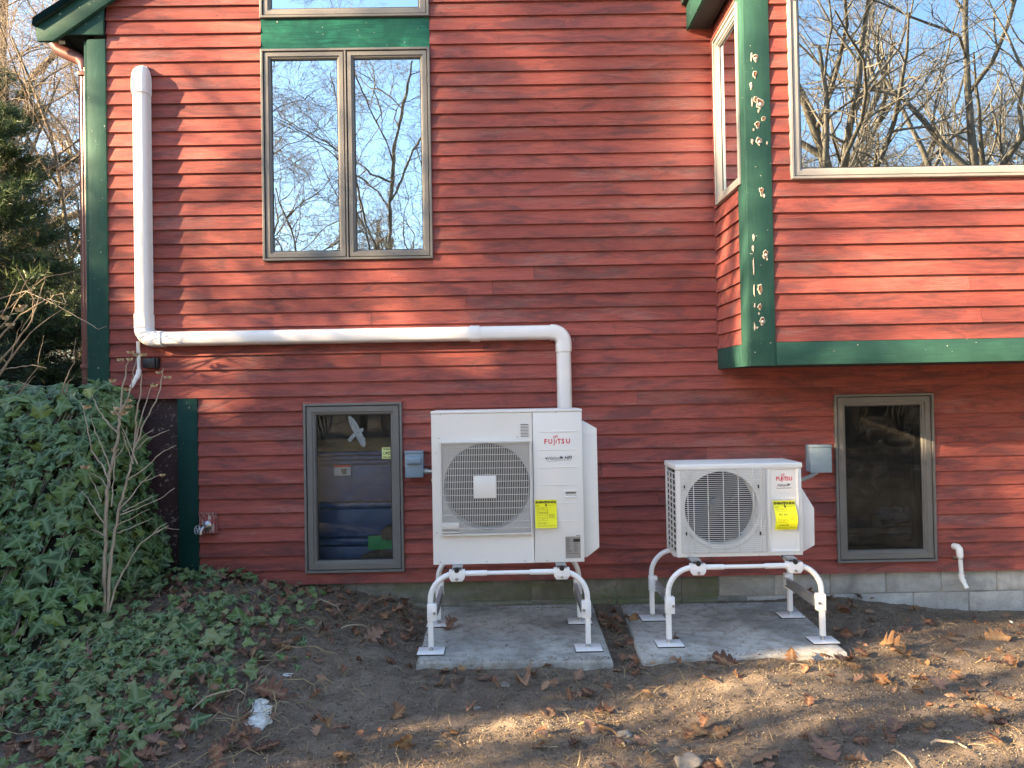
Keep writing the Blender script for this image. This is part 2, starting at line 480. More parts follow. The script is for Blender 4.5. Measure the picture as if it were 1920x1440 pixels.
M['stone_grey'] = plain('grey_pebble', (0.19, 0.178, 0.158), 0.85, var=0.25, scale=30, bump=0.4)
M['tarp'] = plain('blue_plastic', (0.020, 0.078, 0.215), 0.38, var=0.3, scale=7, bump=0.3, bscale=9)
M['tan_foam'] = plain('tan_foam', (0.30, 0.21, 0.085), 0.85, var=0.2)
M['green_card'] = plain('green_card', (0.05, 0.36, 0.11), 0.6, var=0.15)
M['brown_sack'] = plain('brown_sack', (0.14, 0.10, 0.065), 0.9, var=0.3, scale=20, bump=0.5)
M['cloth'] = plain('crumpled_cloth', (0.45, 0.44, 0.45), 0.9, var=0.1)
M['lumber'] = plain('old_lumber', (0.105, 0.10, 0.09), 0.85, var=0.2, scale=10)
M['decal'] = plain('frosted_decal', (0.20, 0.225, 0.23), 0.5, var=0.6, scale=120)
M['card_white'] = plain('white_card', (0.62, 0.62, 0.62), 0.6, var=0.04)

def m_maroon():
    t = NT('maroon_painted_wall')
    co = t.coords((1, 1, 1))
    v = t.n('ShaderNodeTexVoronoi', feature='DISTANCE_TO_EDGE'); v.inputs['Scale'].default_value = 5.5
    wob = t.noise(co, 6, 4, 0.6)
    ad = t.n('ShaderNodeVectorMath', operation='ADD'); t.l(co, ad.inputs[0])
    sx = t.n('ShaderNodeCombineXYZ'); t.l(wob, sx.inputs[0]); t.l(wob, sx.inputs[2]); t.l(sx.outputs[0], ad.inputs[1])
    t.l(ad.outputs[0], v.inputs['Vector'])
    br = t.noise(co, 30, 3, 0.6)
    line = t.ramp(v.outputs['Distance'], [(0.012, 1.0), (0.035, 0.0)])
    mm = t.n('ShaderNodeMath', operation='MULTIPLY'); t.l(line, mm.inputs[0]); t.l(t.ramp(br, [(0.48, 0.0), (0.6, 0.85)]), mm.inputs[1])
    base = t.ramp(t.noise(co, 4, 6), [(0.3, (0.030, 0.017, 0.020)), (0.7, (0.048, 0.026, 0.030))])
    c = t.mix(mm.outputs[0], base, (0.30, 0.27, 0.25))
    t.base(c); t.set(Roughness=0.7)
    return t.m
M['maroon'] = m_maroon()

# ================================================================== THE HOUSE
house = thing('house', 'red clapboard house with dark green trim and a boxed bay on the right', 'house', (0, 0, 0))

XL, XR = -2.835, 6.4
Z_SILL, Z_JOG = 0.22, 1.567
X_JOG = -2.21                                   # lower siding starts right of the green board

courses = []
z = Z_SILL
for k in range(13):
    courses.append((z, 0.1036)); z += 0.1036
while z < 5.0:
    courses.append((z, 0.1014)); z += 0.1014

# window and trim openings in the main wall: x0, x1, z0, z1
W1 = (-1.722, -0.503, 2.545, 4.075)
PANEL = (-1.722, -0.503, 4.075, 4.303)
WTOP = (-1.722, -0.503, 4.303, 5.2)
W2 = (-1.452, -0.745, 0.300, 1.513)
W3 = (2.372, 3.092, 0.297, 1.510)
BAYX = 1.562
BAYY = -0.72
BAYZ = 1.712
openings = [W1, PANEL, WTOP, W2, W3, (BAYX, 9.0, BAYZ + 0.02, 9.0)]

TH = 0.024                                       # how proud the butt of a board stands

def clap(mb, p0, p1, z0, z1, lap, full_h, outward, zb):
    """one bevelled board between p0 and p1 (xy), front face leaning back upwards"""
    d0 = TH - (z0 - zb) / full_h * (TH - 0.006); d1 = TH - (z1 - zb) / full_h * (TH - 0.006)
    P = []
    for zz, dd in ((z0, d0), (z1, d1)):
        P.append([(p0[0] + outward[0] * dd, p0[1] + outward[1] * dd, zz), (p1[0] + outward[0] * dd, p1[1] + outward[1] * dd, zz),
                  (p1[0], p1[1], zz), (p0[0], p0[1], zz)])
    return mb.hexa(P[0] + P[1])

rb = random.Random(3)
def lay_boards(x0, x1, zb, h, holes, put, zlo=None):
    """cut one course round the holes, split long runs into boards"""
    za, zt = zb, zb + h + 0.012
    cuts = sorted({x0, x1} | {max(x0, min(x1, v)) for o in holes for v in o[:2]})
    pieces = []
    for a, b in zip(cuts[:-1], cuts[1:]):
        if b - a < 0.004: continue
        mid = (a + b) / 2
        blk = [o for o in holes if o[0] < mid < o[1] and o[3] > za + 0.002 and o[2] < zb + h - 0.002]
        segs = [(za, zt)]
        for o in blk:
            ns = []
            for s0, s1 in segs:
                if o[2] - s0 > 0.012: ns.append((s0, min(s1, o[2])))
                if s1 - o[3] > 0.022: ns.append((max(s0, o[3]), s1))
            segs = ns
        for s in segs: pieces.append([a, b, s])
    # join neighbours with the same height
    out = []
    for p in pieces:
        if out and abs(out[-1][1] - p[0]) < 1e-6 and out[-1][2] == p[2]: out[-1][1] = p[1]
        else: out.append(p)
    for a, b, s in out:
        xs = [a]
        if b - a > 2.2 and rb.random() < 0.55: xs.append(a + (b - a) * rb.uniform(0.25, 0.75))
        xs.append(b)
        for u, v in zip(xs[:-1], xs[1:]): put(u + (0.001 if u != a else 0), v - (0.001 if v != b else 0), s[0], s[1], zb, h)

nails = MB()
def put_main(a, b, z0, z1, zb, h):
    j = rb.uniform(-0.0012, 0.0012)
    mb = MB()
    clap(mb, (a, 0.0), (b, 0.0), z0 + j, z1 + j, 0, h, (0, -1), zb)
    mb.build('clapboard', M['siding'], house)
    x = math.ceil(a / 0.406) * 0.406
    while x < b - 0.01:
        if z0 == zb:
            nails.disc((x + rb.uniform(-.012, .012), -TH + 0.0025, zb + 0.024), 0.0032, n=6, thick=0.0008)
        x += 0.406
for zb, h in courses:
    lo = zb < Z_JOG - 0.01
    lay_boards(X_JOG if lo else XL, XR, zb, h, openings, put_main)
# bay front and side
BX1 = 6.2
W4 = (1.818, 5.2, 2.872, 5.2)
def put_bay(a, b, z0, z1, zb, h):
    mb = MB(); clap(mb, (a, BAYY), (b, BAYY), z0, z1, 0, h, (0, -1), zb); mb.build('clapboard', M['siding'], house)
POST_R = 1.697
ya, yb = BAYY + 0.145, -0.024
W5a = onx(1343, 388, BAYX - 0.03); W5b = onx(1388, 340, BAYX - 0.03); W5t = onx(1341, 70, BAYX - 0.03)
W5 = (W5b.y, W5a.y, W5a.z + 0.01, W5t.z)         # y0, y1, z0, z1 on the bay's left cheek
def put_side(a, b, z0, z1, zb, h):
    mb = MB(); clap(mb, (BAYX, a), (BAYX, b), z0, z1, 0, h, (-1, 0), zb); mb.build('clapboard', M['siding'], house)
z = BAYZ + 0.142
while z < 4.75:
    lay_boards(POST_R, BX1, z, 0.1016, [W4], put_bay)
    if z < 4.16: lay_boards(ya, yb, z, 0.1016, [W5], put_side)
    z += 0.1016
nails.build('nail_head', M['gasket'], house)['kind'] = 'stuff'

# wall core behind the boards, with the window holes left open
core = MB()
def core_with_holes(x0, x1, z0, z1, holes, y0, y1):
    xs = sorted({x0, x1} | {v for o in holes for v in o[:2] if x0 < v < x1})
    for a, b in zip(xs[:-1], xs[1:]):
        m = (a + b) / 2
        hs = sorted([(o[2], o[3]) for o in holes if o[0] < m < o[1]])
        zz = z0
        for h0, h1 in hs:
            if h0 > zz: core.box(a, b, y0, y1, zz, min(h0, z1))
            zz = max(zz, h1)
        if zz < z1: core.box(a, b, y0, y1, zz, z1)
core_with_holes(XL - 0.1, XR, Z_JOG, 4.95, [W1, (WTOP[0], WTOP[1], 4.303, 4.95), (BAYX + 0.05, BX1 - 0.05, BAYZ + 0.1, 4.7)], 0.0005, 0.12)
core_with_holes(X_JOG - 0.02, XR, Z_SILL + 0.005, Z_JOG, [W2, W3], 0.0005, 0.12)
core.prism([(-3.0, 4.95), (6.0, 4.95), (1.5, 7.35)], 0.0005, 0.12)
core.box(XL - 0.1, XL, 0.121, 8.0, 0.2, 4.9)
core.box(XR - 0.1, XR, 0.121, 8.0, 0.2, 4.9)
core.build('wall_core', M['sheath'], house)
# gable boards above the frame of the picture
g = MB(); g.prism([(-2.6, 5.02), (5.6, 5.02), (1.5, 7.25)], -0.014, -0.0006)
g.build('gable_siding', M['siding'], house)

# rooms behind the glass
room = MB()
def open_box(x0, x1, y0, y1, z0, z1):
    room.box(x0, x1, y1, y1 + 0.03, z0, z1)
    room.box(x0 - 0.03, x0, y0, y1 + 0.03, z0, z1); room.box(x1, x1 + 0.03, y0, y1 + 0.03, z0, z1)
    room.box(x0 - 0.03, x1 + 0.03, y0, y1 + 0.03, z0 - 0.03, z0); room.box(x0 - 0.03, x1 + 0.03, y0, y1 + 0.03, z1, z1 + 0.03)
open_box(-2.6, 1.2, 0.125, 4.0, 1.75, 4.9)
open_box(BAYX + 0.08, BX1 - 0.08, 0.126, 4.0, BAYZ + 0.12, 4.68)
open_box(-2.1, -0.2, 0.125, 1.6, 0.02, 1.66)
open_box(1.75, 4.0, 0.125, 2.4, 0.02, 1.66)
room.build('room_lining', M['room'], house)

# ---- bay box (closed shell behind its boards)
bs = MB()
bs.box(BAYX + 0.0005, POST_R + 0.12, BAYY + 0.0005, BAYY + 0.1, BAYZ + 0.005, 4.75)
bs.box(POST_R + 0.12, BX1, BAYY + 0.0005, BAYY + 0.1, BAYZ + 0.005, 2.872)
bs.box(5.2, BX1, BAYY + 0.0005, BAYY + 0.1, 2.872, 4.75)
bs.box(BAYX + 0.0005, BAYX + 0.09, W5[1], 0.0, BAYZ + 0.005, 4.75)
bs.box(BAYX + 0.0005, BAYX + 0.09, BAYY + 0.1, W5[1], BAYZ + 0.005, W5[2])
bs.box(BAYX + 0.0005, BAYX + 0.09, BAYY + 0.1, W5[1], W5[3], 4.75)
bs.box(BAYX + 0.0005, BAYX + 0.09, BAYY + 0.1, W5[0], W5[2], W5[3])
bs.build('bay_shell', M['sheath'], house)
bu = MB(); bu.box(BAYX + 0.003, BX1, BAYY + 0.003, -0.001, BAYZ, BAYZ + 0.004)
bu.build('bay_underside', M['soffit'], house)

# green trim of the bay
b = MB(); b.box(POST_R + 0.001, BX1, BAYY - 0.024, BAYY, BAYZ - 0.004, BAYZ + 0.140)
b.build('skirt_board', M['green_h'], house, bevel=0.002)
b = MB(); b.box(BAYX - 0.022, BAYX, ya - 0.0, -0.022, BAYZ - 0.004, BAYZ + 0.140)
b.build('skirt_board', M['green'], house, bevel=0.002)
b = MB(); b.box(BAYX - 0.024, POST_R, BAYY - 0.028, BAYY, BAYZ - 0.006, 4.6)
post_front = b.build('corner_board', M['green'], house, bevel=0.002)
b = MB(); b.box(BAYX - 0.026, BAYX, BAYY + 0.0005, ya, BAYZ - 0.006, 4.6)
b.build('corner_board', M['green'], house, bevel=0.002)
b = MB(); b.box(BAYX - 0.024, BAYX - 0.002, -0.024, -0.0005, BAYZ, 4.2)
b.build('corner_strip', M['siding'], house)

# woodpecker damage on the bay's corner board
def peck(px, py, r, seed, tall=1.25, kind=0):
    rr = random.Random(seed)
    c = at(px, py, BAYY - 0.028)
    y = BAYY - 0.0283
    n = 13; hx = rr.uniform(-.25, .25)
    rim = []
    for j in range(n):
        a = 2 * math.pi * j / n
        q = r * rr.uniform(0.62, 1.2)
        rim.append((c.x + q * math.cos(a), c.z + q * tall * math.sin(a) - (r * 0.35 if abs(a - 4.7) < 0.5 else 0)))
    mb = MB()
    vs = [(u, y - 0.0004, v) for u, v in rim] + [(c.x + (u - c.x) * 0.72, y - 0.004, c.z + (v - c.z) * 0.72) for u, v in rim]
    mb.add(vs, [(j, (j + 1) % n, n + (j + 1) % n, n + j) for j in range(n)])
    if kind == 0:
        mb.cur = 1
        vs = [(c.x + (u - c.x) * 0.72, y - 0.004, c.z + (v - c.z) * 0.72) for u, v in rim] + [(c.x + r * hx + (u - c.x) * 0.25, y - 0.0006, c.z + r * 0.1 + (v - c.z) * 0.25) for u, v in rim]
        mb.add(vs, [(j, (j + 1) % n, n + (j + 1) % n, n + j) for j in range(n)] + [tuple(range(2 * n - 1, n - 1, -1))])
        mb.cur = 2
        if r > 0.0199: mb.lathe((c.x + r * 0.08, y - 0.0015, c.z - r * 0.30), (0.1, -1, 0.2), [(r * 0.40, 0), (r * 0.34, 0.003), (r * 0.12, 0.005)], 7)
    else:
        mb.add([(c.x + (u - c.x) * 0.72, y - 0.004, c.z + (v - c.z) * 0.72) for u, v in rim], [tuple(range(n))])
    o = mb.build('peck_hole', [M['raw_wood'], M['hole'], M['fluff']], post_front)
for i, (px, py, r, k, t) in enumerate([(1416, 108, 7, 0, 1.1), (1415, 139, 6, 0, 1.2), (1408, 160, 3.2, 1, 2.3), (1409, 106, 2.2, 1, 5), (1424, 193, 9.5, 0, 1.3), (1416, 186, 5.5, 0, 1.2),
        (1410, 192, 1.8, 1, 6), (1420, 233, 6, 0, 1.3), (1431, 222, 5.5, 0, 1.0), (1423, 264, 7.5, 0, 1.1), (1410, 265, 3.6, 1, 1.8), (1438, 268, 2.4, 1, 1.6), (1422, 208, 2.4, 1, 1.4),
        (1413, 243, 2, 1, 1.8), (1428, 358, 6, 0, 1.5), (1433, 367, 3, 1, 1.3), (1413, 445, 3, 1, 2.4), (1412, 465, 3.2, 1, 2.4), (1413, 500, 1.6, 1, 12), (1435, 476, 7, 0, 1.2), (1438, 486, 2.2, 1, 1.2),
        (1425, 541, 6, 0, 1.7), (1414, 545, 1.7, 1, 8), (1425, 575, 6, 0, 1.2), (1415, 573, 1.8, 1, 3), (1423, 588, 2.4, 1, 1.1), (1429, 601, 7, 0, 1.3), (1415, 612, 1.8, 1, 5), (1420, 614, 3, 1, 1.0)]):
    peck(px, py, r * 0.0029, 100 + i, t, k)

# ---- corner boards and trim of the main wall
b = MB(); b.box(-2.968, XL, -0.032, 0.0, 1.562, 4.165)
cb = b.build('corner_board', M['green'], house, bevel=0.002)
b = MB(); b.box(-2.990, -2.9685, -0.026, 0.16, 1.562, 4.15)
b.build('corner_board', M['green'], house, bevel=0.002)
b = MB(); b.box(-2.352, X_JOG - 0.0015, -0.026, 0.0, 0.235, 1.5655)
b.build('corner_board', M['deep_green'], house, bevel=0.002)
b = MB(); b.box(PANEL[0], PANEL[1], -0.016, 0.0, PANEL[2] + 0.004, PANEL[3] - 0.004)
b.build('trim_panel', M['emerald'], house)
b = MB(); b.box(W2[0] - 0.006, W2[1] + 0.006, -0.030, 0.0, W2[3], W2[3] + 0.014)
b.build('drip_cap', M['siding'], house)

# ---- eaves, rake and roof
Y_R = -0.085
def rake_line(pa, pb, Y, ext):
    a = at(*pa, Y); b_ = at(*pb, Y); d = (b_ - a); d /= d.x
    return (a.x, a.z), (a.x + ext, a.z + d.z * ext)
(e0, e1) = rake_line((61, 33), (112, 0), Y_R - 0.03, 4.9)
(f0, f1) = rake_line((64, 49), (136, 0), Y_R - 0.012, 4.9)
(g0, g1) = rake_line((97, 75), (205, 0), Y_R - 0.012, 4.9)
lo = at(67, 75, Y_R - 0.012)
b = MB(); b.prism([f0, f1, g1, g0, (lo.x, lo.z)], Y_R, Y_R + 0.03)
b.build('rake_board', M['green_h'], house, bevel=0.002)
b = MB(); b.prism([e0, e1, f1, (f0[0] - 0.005, f0[1])], Y_R - 0.03, Y_R + 0.028)
b.build('rake_moulding', M['roof'], house, bevel=0.002)
p = [at(111, 65, -0.05), at(194, 65, -0.05), at(194, 2, -0.05)]
b = MB(); b.prism([(p[0].x, p[0].z), (p[1].x, p[1].z), (p[2].x, p[2].z + 0.05)], -0.054, -0.034)
b.build('eave_return', M['green_h'], house, bevel=0.002)
# roof slab running back
def shift(pt, dz): return (pt[0], pt[1] + dz)
b = MB()
b.prism([(e0[0] - 0.01, e0[1] - 0.05), (e0[0] - 0.01, e0[1] + 0.012), shift(e1, 0.012), shift(e1, -0.08)], Y_R - 0.035 + 0.07, 8.6)
apx = e1[0]
b.prism([(2 * apx - e0[0], e0[1] - 0.05), (2 * apx - e0[0], e0[1] + 0.012), (apx + 0.001, e1[1] + 0.012), (apx + 0.001, e1[1] - 0.08)], Y_R - 0.035, 8.6)
b.build('roof', M['roof'], house)
so_l, so_r = at(113, 74, 0.0), at(163, 66, 0.0)
b = MB()
b.box(so_l.x + 0.02, -2.985, 0.03, 8.5, so_r.z - 0.006, so_r.z + 0.012)
b.box(so_l.x - 0.03, so_l.x + 0.018, 0.03, 8.5, so_r.z - 0.05, so_r.z + 0.12)
b.build('soffit', M['soffit'], house)
# gutter end seen over the downspout, and the bay's own little roof overhang
b = MB(); b.box(so_l.x - 0.14, so_l.x - 0.032, 0.0, 8.4, so_r.z + 0.0, so_r.z + 0.10)
b.build('gutter', M['downspout'], house, bevel=0.004)
ez = at(1287, 58, -0.02)
b = MB(); b.box(ez.x, ez.x + 0.022, BAYY - 0.32, -0.021, ez.z, ez.z + 0.185)
b.build('bay_fascia', M['green'], house, bevel=0.002)
b = MB(); b.box(ez.x - 0.035, ez.x + 0.03, BAYY - 0.36, -0.021, ez.z + 0.186, ez.z + 0.225)
b.build('bay_roof_edge', M['roof'], house, bevel=0.002)
b = MB(); b.box(ez.x + 0.0225, BAYX - 0.03, BAYY - 0.32, -0.0215, ez.z + 0.012, ez.z + 0.03)
b.box(BAYX - 0.03, BX1, BAYY - 0.32, BAYY - 0.031, ez.z + 0.4, ez.z + 0.43)
b.build('bay_soffit', M['soffit'], house)
b = MB(); b.prism([(ez.x - 0.035, ez.z + 0.226), (BX1 + 0.2, ez.z + 0.5), (BX1 + 0.2, ez.z + 0.62), (ez.x - 0.035, ez.z + 0.24)], BAYY - 0.36, -0.022)
b.build('bay_roof', M['roof'], house)

# downspout down the left corner
def P3(px, py, Y): return at(px, py, Y)
Yd = 0.05
ds = thing_parent = house
path = [P3(103, 72, 0.07), P3(104, 84, 0.07), P3(112, 94, 0.06), P3(147, 110, Yd), P3(157, 118, Yd), P3(158, 132, Yd)]
b = MB(); b.tube(path, [0.042, 0.044, 0.045, 0.042, 0.040, 0.037], 10)
dsp = b.build('downspout_elbow', M['downspout'], house, smooth=True, angle=50)
p0, p1 = P3(158.5, 130, Yd), P3(166, 752, Yd)
b = MB()
n = 40
prof = []
hw, hd = 0.026, 0.034
for side in range(4):
    for k in range(5):
        t_ = k / 5
        rip = 0.004 if k % 2 else 0.0
        if side == 0: prof.append((-hw + 2 * hw * t_, -hd + rip))
        if side == 1: prof.append((hw - rip, -hd + 2 * hd * t_))
        if side == 2: prof.append((hw - 2 * hw * t_, hd - rip))
        if side == 3: prof.append((-hw + rip, hd - 2 * hd * t_))
m = len(prof)
vs = [(p0.x + u, p0.y + v, p0.z) for u, v in prof] + [(p1.x + u, p1.y + v, p1.z) for u, v in prof]
b.add(vs, [(i, (i + 1) % m, m + (i + 1) % m, m + i) for i in range(m)])
b.build('downspout', M['downspout'], house)
for yy in (141, 688):
    q = P3(158.5 + (yy - 130) * 7.5 / 622, yy, Yd)
    b = MB(); b.box(q.x - 0.033, q.x + 0.040, Yd - 0.042, Yd + 0.04, q.z - 0.016, q.z + 0.016)
    b.build('downspout_strap', M['downspout'], house, bevel=0.003)
q = P3(162.5, 142, 0.0)
b = MB(); b.box(q.x - 0.010, q.x + 0.012, -0.018, 0.01, q.z - 0.035, q.z + 0.03)
b.build('wood_spacer', M['oak_tan'], house, bevel=0.003)

# ---- foundation
b = MB(); b.box(-3.0, -2.0, 0.03, 0.3, -0.6, 1.562)
b.build('foundation_wall', M['maroon'], house)
fnd = MB(); fnd.box(-2.0, XR, 0.0265, 0.3, -0.6, 0.219)
fo = fnd.build('foundation', M['mortar'], house)
# old parged stretch behind the pads, then blocks laid in courses
rb2 = random.Random(12)
xs = [-2.0, -1.10, -0.55, 0.17, 0.78, 1.25, 1.52]
for a, c_ in zip(xs[:-1], xs[1:]):
    b = MB(); b.box(a + 0.0015, c_ - 0.0015, 0.020 + rb2.uniform(-.001, .001), 0.033, 0.062 if a < 1 else 0.055, 0.2185)
    b.build('concrete_block', M['block_old'], fo, bevel=0.003)
    b = MB(); b.box(a + 0.004, c_ - 0.004, 0.006 + rb2.uniform(-.004, .004), 0.033, -0.3, 0.058 if a < 1 else 0.050)
    b.build('footing_ledge', M['block_old'], fo, bevel=0.008)
x = 1.525
while x < XR - 0.1:
    for z0, z1, sh in ((0.066, 0.2185, 0.0), (-0.13, 0.056, 0.2), (-0.32, -0.14, 0.0)):
        y0 = 0.022 + rb2.uniform(-.002, .002)
        b = MB(); b.box(x + sh + 0.004, x + sh + 0.400, y0, 0.033, z0, z1)
        b.build('concrete_block', M['block'], fo, bevel=0.004)
    x += 0.406

# ---- windows
def pic_frame(mb, x0, x1, z0, z1, prof):
    """sweep a profile (inset, y) round a rectangle, mitred at the corners"""
    n = len(prof); vs = []
    for (cx, cz, sx, sz) in ((x0, z0, 1, 1), (x1, z0, -1, 1), (x1, z1, -1, -1), (x0, z1, 1, -1)):
        for i, y in prof: vs.append((cx + sx * i, y, cz + sz * i))
    fs = []
    for c in range(4):
        d = (c + 1) % 4
        for k in range(n - 1): fs.append((c * n + k, d * n + k, d * n + k + 1, c * n + k + 1))
    mb.add(vs, fs)

def window(rect, sashes, glass, mat, y=0.0, name='window', label=None, sash_w=0.047, transform=None, casing=0.017, mull=None):
    x0, x1, z0, z1 = rect
    mb = MB(); pic_frame(mb, x0, x1, z0, z1, [(0, y), (0, y - 0.036), (0.003, y - 0.038), (casing - 0.002, y - 0.038), (casing, y - 0.035), (casing, y + 0.03), (casing + 0.05, y + 0.05), (casing + 0.05, y + 0.12)])
    if mull:
        mb.box(mull[0], mull[1], y - 0.034, y + 0.05, z0 + casing, z1 - casing)
    objs = []
    parts = [('frame', mb, mat)]
    for (a, b_) in sashes:
        s = MB()
        u0, u1, v0, v1 = a + 0.005, b_ - 0.005, z0 + casing + 0.005, z1 - casing - 0.005
        pic_frame(s, u0, u1, v0, v1, [(0, y + 0.02), (0, y - 0.026), (0.003, y - 0.029), (sash_w * 0.62, y - 0.029), (sash_w * 0.66, y - 0.020), (sash_w - 0.006, y - 0.018), (sash_w - 0.003, y - 0.008), (sash_w, y - 0.006), (sash_w, y + 0.02)])
        parts.append(('sash', s, mat))
        g_ = MB(); pic_frame(g_, u0, u1, v0, v1, [(sash_w - 0.004, y - 0.0035), (sash_w + 0.006, y - 0.0035), (sash_w + 0.006, y + 0.004)])
        parts.append(('gasket', g_, M['gasket']))
        p = MB(); p.add([(u0 + sash_w, y, v0 + sash_w), (u1 - sash_w, y, v0 + sash_w), (u1 - sash_w, y, v1 - sash_w), (u0 + sash_w, y, v1 - sash_w)], [(0, 1, 2, 3)])
        parts.append(('pane', p, glass))
    root = None
    for nm, m_, mt in parts:
        if transform: m_.v = [transform(v) for v in m_.v]
        if root is None:
            root = m_.build(name, mt, house)
            if label: root['label'] = label
        else:
            m_.build(nm, mt, root)
    return root

cx = at(649, 280, -0.03).x
w_up = window(W1, [(W1[0] + 0.017, cx - 0.008), (cx + 0.008, W1[1] - 0.017)], M['glass_up'], M['taupe'], mull=(cx - 0.006, cx + 0.006), label='tall taupe double casement window mirroring bare trees')
window((WTOP[0], WTOP[1], WTOP[2], 5.0), [(WTOP[0] + 0.017, WTOP[1] - 0.017)], M['glass_up'], M['taupe'], label='upper transom window cut off by the top of the photo', sash_w=0.052)
w_l = window(W2, [(W2[0] + 0.017, W2[1] - 0.017)], M['glass_low'], M['taupe'], label='low cellar window with blue plastic stacked behind it', sash_w=0.062)
w_r = window(W3, [(W3[0] + 0.017, W3[1] - 0.017)], M['glass_screen'], M['taupe'], label='low dark cellar window under the bay', sash_w=0.062)
window(W4[:3] + (4.9,), [(W4[0] + 0.017, W4[1] - 0.017)], M['glass_bay'], M['taupe_light'], y=BAYY - 0.005, label='large bay picture window mirroring tree trunks', sash_w=0.050)
wy0, wy1 = W5[0], W5[1]
window((wy0, wy1, W5[2], W5[3]), [(wy0 + 0.017, wy1 - 0.017)], M['glass_side'], M['taupe_light'], label='narrow side window in the cheek of the bay', sash_w=0.050,
       transform=lambda v: (BAYX + 0.0 + v[1] * 1.0, v[0], v[2]))

# marks on the cellar window glass
def on_win(px, py, y): return at(px, py, y)
yy = -0.0022
bird = [(653, 781), (657, 780), (664, 786), (671, 796), (674, 804), (679, 802), (682, 804), (681, 808), (678, 811), (684, 822), (686, 830), (684, 838), (680, 838), (673, 829), (668, 820), (666, 818), (657, 829), (651, 825), (661, 814), (664, 812), (659, 803), (654, 790)]
mb = MB(); pts = [on_win(px, py, yy) for px, py in bird]
mb.add([(q.x, q.y, q.z) for q in pts], [tuple(range(len(pts)))])
o = mb.build('bird_decal', M['decal'], w_l); o['label'] = 'frosted flying bird decal on the glass'

def text(parent, name, body, px_or_pt, size, mat, y=None, shear=0.0, bold=0.0, ex=0.0004, align='LEFT', squash=1.0, warp=None, merge=None):
    cu = bpy.data.curves.new('txt', 'FONT'); cu.body = body; cu.size = size; cu.shear = shear; cu.offset = bold
    cu.align_x = align; cu.extrude = ex; cu.resolution_u = 3; cu.fill_mode = 'FRONT' if ex == 0 else 'BOTH'
    o = bpy.data.objects.new('txt', cu); col.objects.link(o)
    dg = bpy.context.evaluated_depsgraph_get(); dg.update()
    me = bpy.data.meshes.new_from_object(o.evaluated_get(dg))
    vs = [v.co.copy() for v in me.vertices]; fs = [tuple(p.vertices) for p in me.polygons]
    bpy.data.objects.remove(o); bpy.data.meshes.remove(me); bpy.data.curves.remove(cu)
    x, yv, z = px_or_pt
    W_ = [(x + v.x * squash, yv - v.z, z + v.y) for v in vs]
    if warp: W_ = [warp(q) for q in W_]
    mb = merge if merge is not None else MB()
    mb.add(W_, fs)
    if merge is None: return mb.build(name, mat, parent)

# lime alarm-company sticker
a = on_win(716, 839, yy); c = on_win(742, 860, yy)
mb = MB(); mb.add([(a.x, yy, c.z), (c.x, yy, c.z), (c.x, yy, a.z), (a.x, yy, a.z)], [(0, 1, 2, 3)])
stk = mb.build('warning_sticker', M['lime'], w_l); stk['label'] = 'lime alarm company sticker on the glass'
wd = c.x - a.x; ht = a.z - c.z; mx_ = (a.x + c.x) / 2
tm = MB()
text(None, '', 'WARNING', (mx_, yy - 0.0008, a.z - ht * 0.22), ht * 0.2, None, align='CENTER', bold=0.0003, merge=tm)
text(None, '', 'CAPE COD', (a.x + wd * 0.64, yy - 0.0008, a.z - ht * 0.50), ht * 0.18, None, align='CENTER', bold=0.0003, merge=tm)
text(None, '', 'ALARM', (a.x + wd * 0.66, yy - 0.0008, a.z - ht * 0.66), ht * 0.18, None, align='CENTER', bold=0.0003, merge=tm)
text(None, '', '(800) 468-8300', (mx_, yy - 0.0008, a.z - ht * 0.91), ht * 0.17, None, align='CENTER', bold=0.0003, merge=tm)
text(None, '', 'CA', (a.x + wd * 0.06, yy - 0.0008, a.z - ht * 0.62), ht * 0.3, None, bold=0.0003, merge=tm)
tm.build('sticker_print', M['black_ink'], w_l)

# ---- stored things inside the cellar windows
tote = thing('storage_tote', 'stack of blue plastic totes pressed behind the left cellar window', 'storage tote', (-1.1, 0.35, 0.05))
t0 = at(560, 848, 0.20); t1 = at(770, 1060, 0.20)
def tote_part(z0, z1, inset, y0):
    mb = MB(); mb.box(-1.62 + inset, -0.55 - inset, y0, 0.80, z0, z1); return mb
zt = t0.z
tote_part(0.10, 0.44, 0.02, 0.22).build('lower_tote', M['tarp'], tote, bevel=0.02)
tote_part(0.45, 0.50, 0.0, 0.195).build('lid_rim', M['tarp'], tote, bevel=0.012)
tote_part(0.505, 0.72, 0.015, 0.215).build('middle_tote', M['tarp'], tote, bevel=0.02)
tote_part(0.725, 0.765, 0.0, 0.195).build('lid_rim', M['tarp'], tote, bevel=0.012)
tote_part(0.77, zt - 0.10, 0.015, 0.215).build('upper_tote', M['tarp'], tote, bevel=0.02)
for k in range(3): tote_part(zt - 0.098 + k * 0.033, zt - 0.070 + k * 0.033, 0.0, 0.195).build('lid_rim', M['tarp'], tote, bevel=0.010)
roll = thing('foam_roll', 'tan foam roll with diagonal slits lying on the blue totes', 'foam roll', (-1.1, 0.35, zt))
zr = at(650, 837, 0.3).z
mb = MB(); mb.tube([(-1.70, 0.34, zr), (-0.45, 0.34, zr)], 0.062, 16); mb.build('roll', M['tan_foam'], roll, smooth=True)
for k in range(7):
    x = -1.55 + k * 0.15
    mb = MB(); mb.tube([(x, 0.285, zr - 0.035), (x + 0.05, 0.275, zr), (x + 0.10, 0.287, zr + 0.03)], 0.0035, 5); mb.build('slit', M['straw'] if k % 2 else M['tan_foam'], roll)
gq0 = at(690, 1005, 0.16); gq1 = at(746, 1030, 0.16)
gb = thing('green_carton', 'green carton wedged low behind the left cellar window', 'carton', (gq0.x, 0.16, gq1.z))
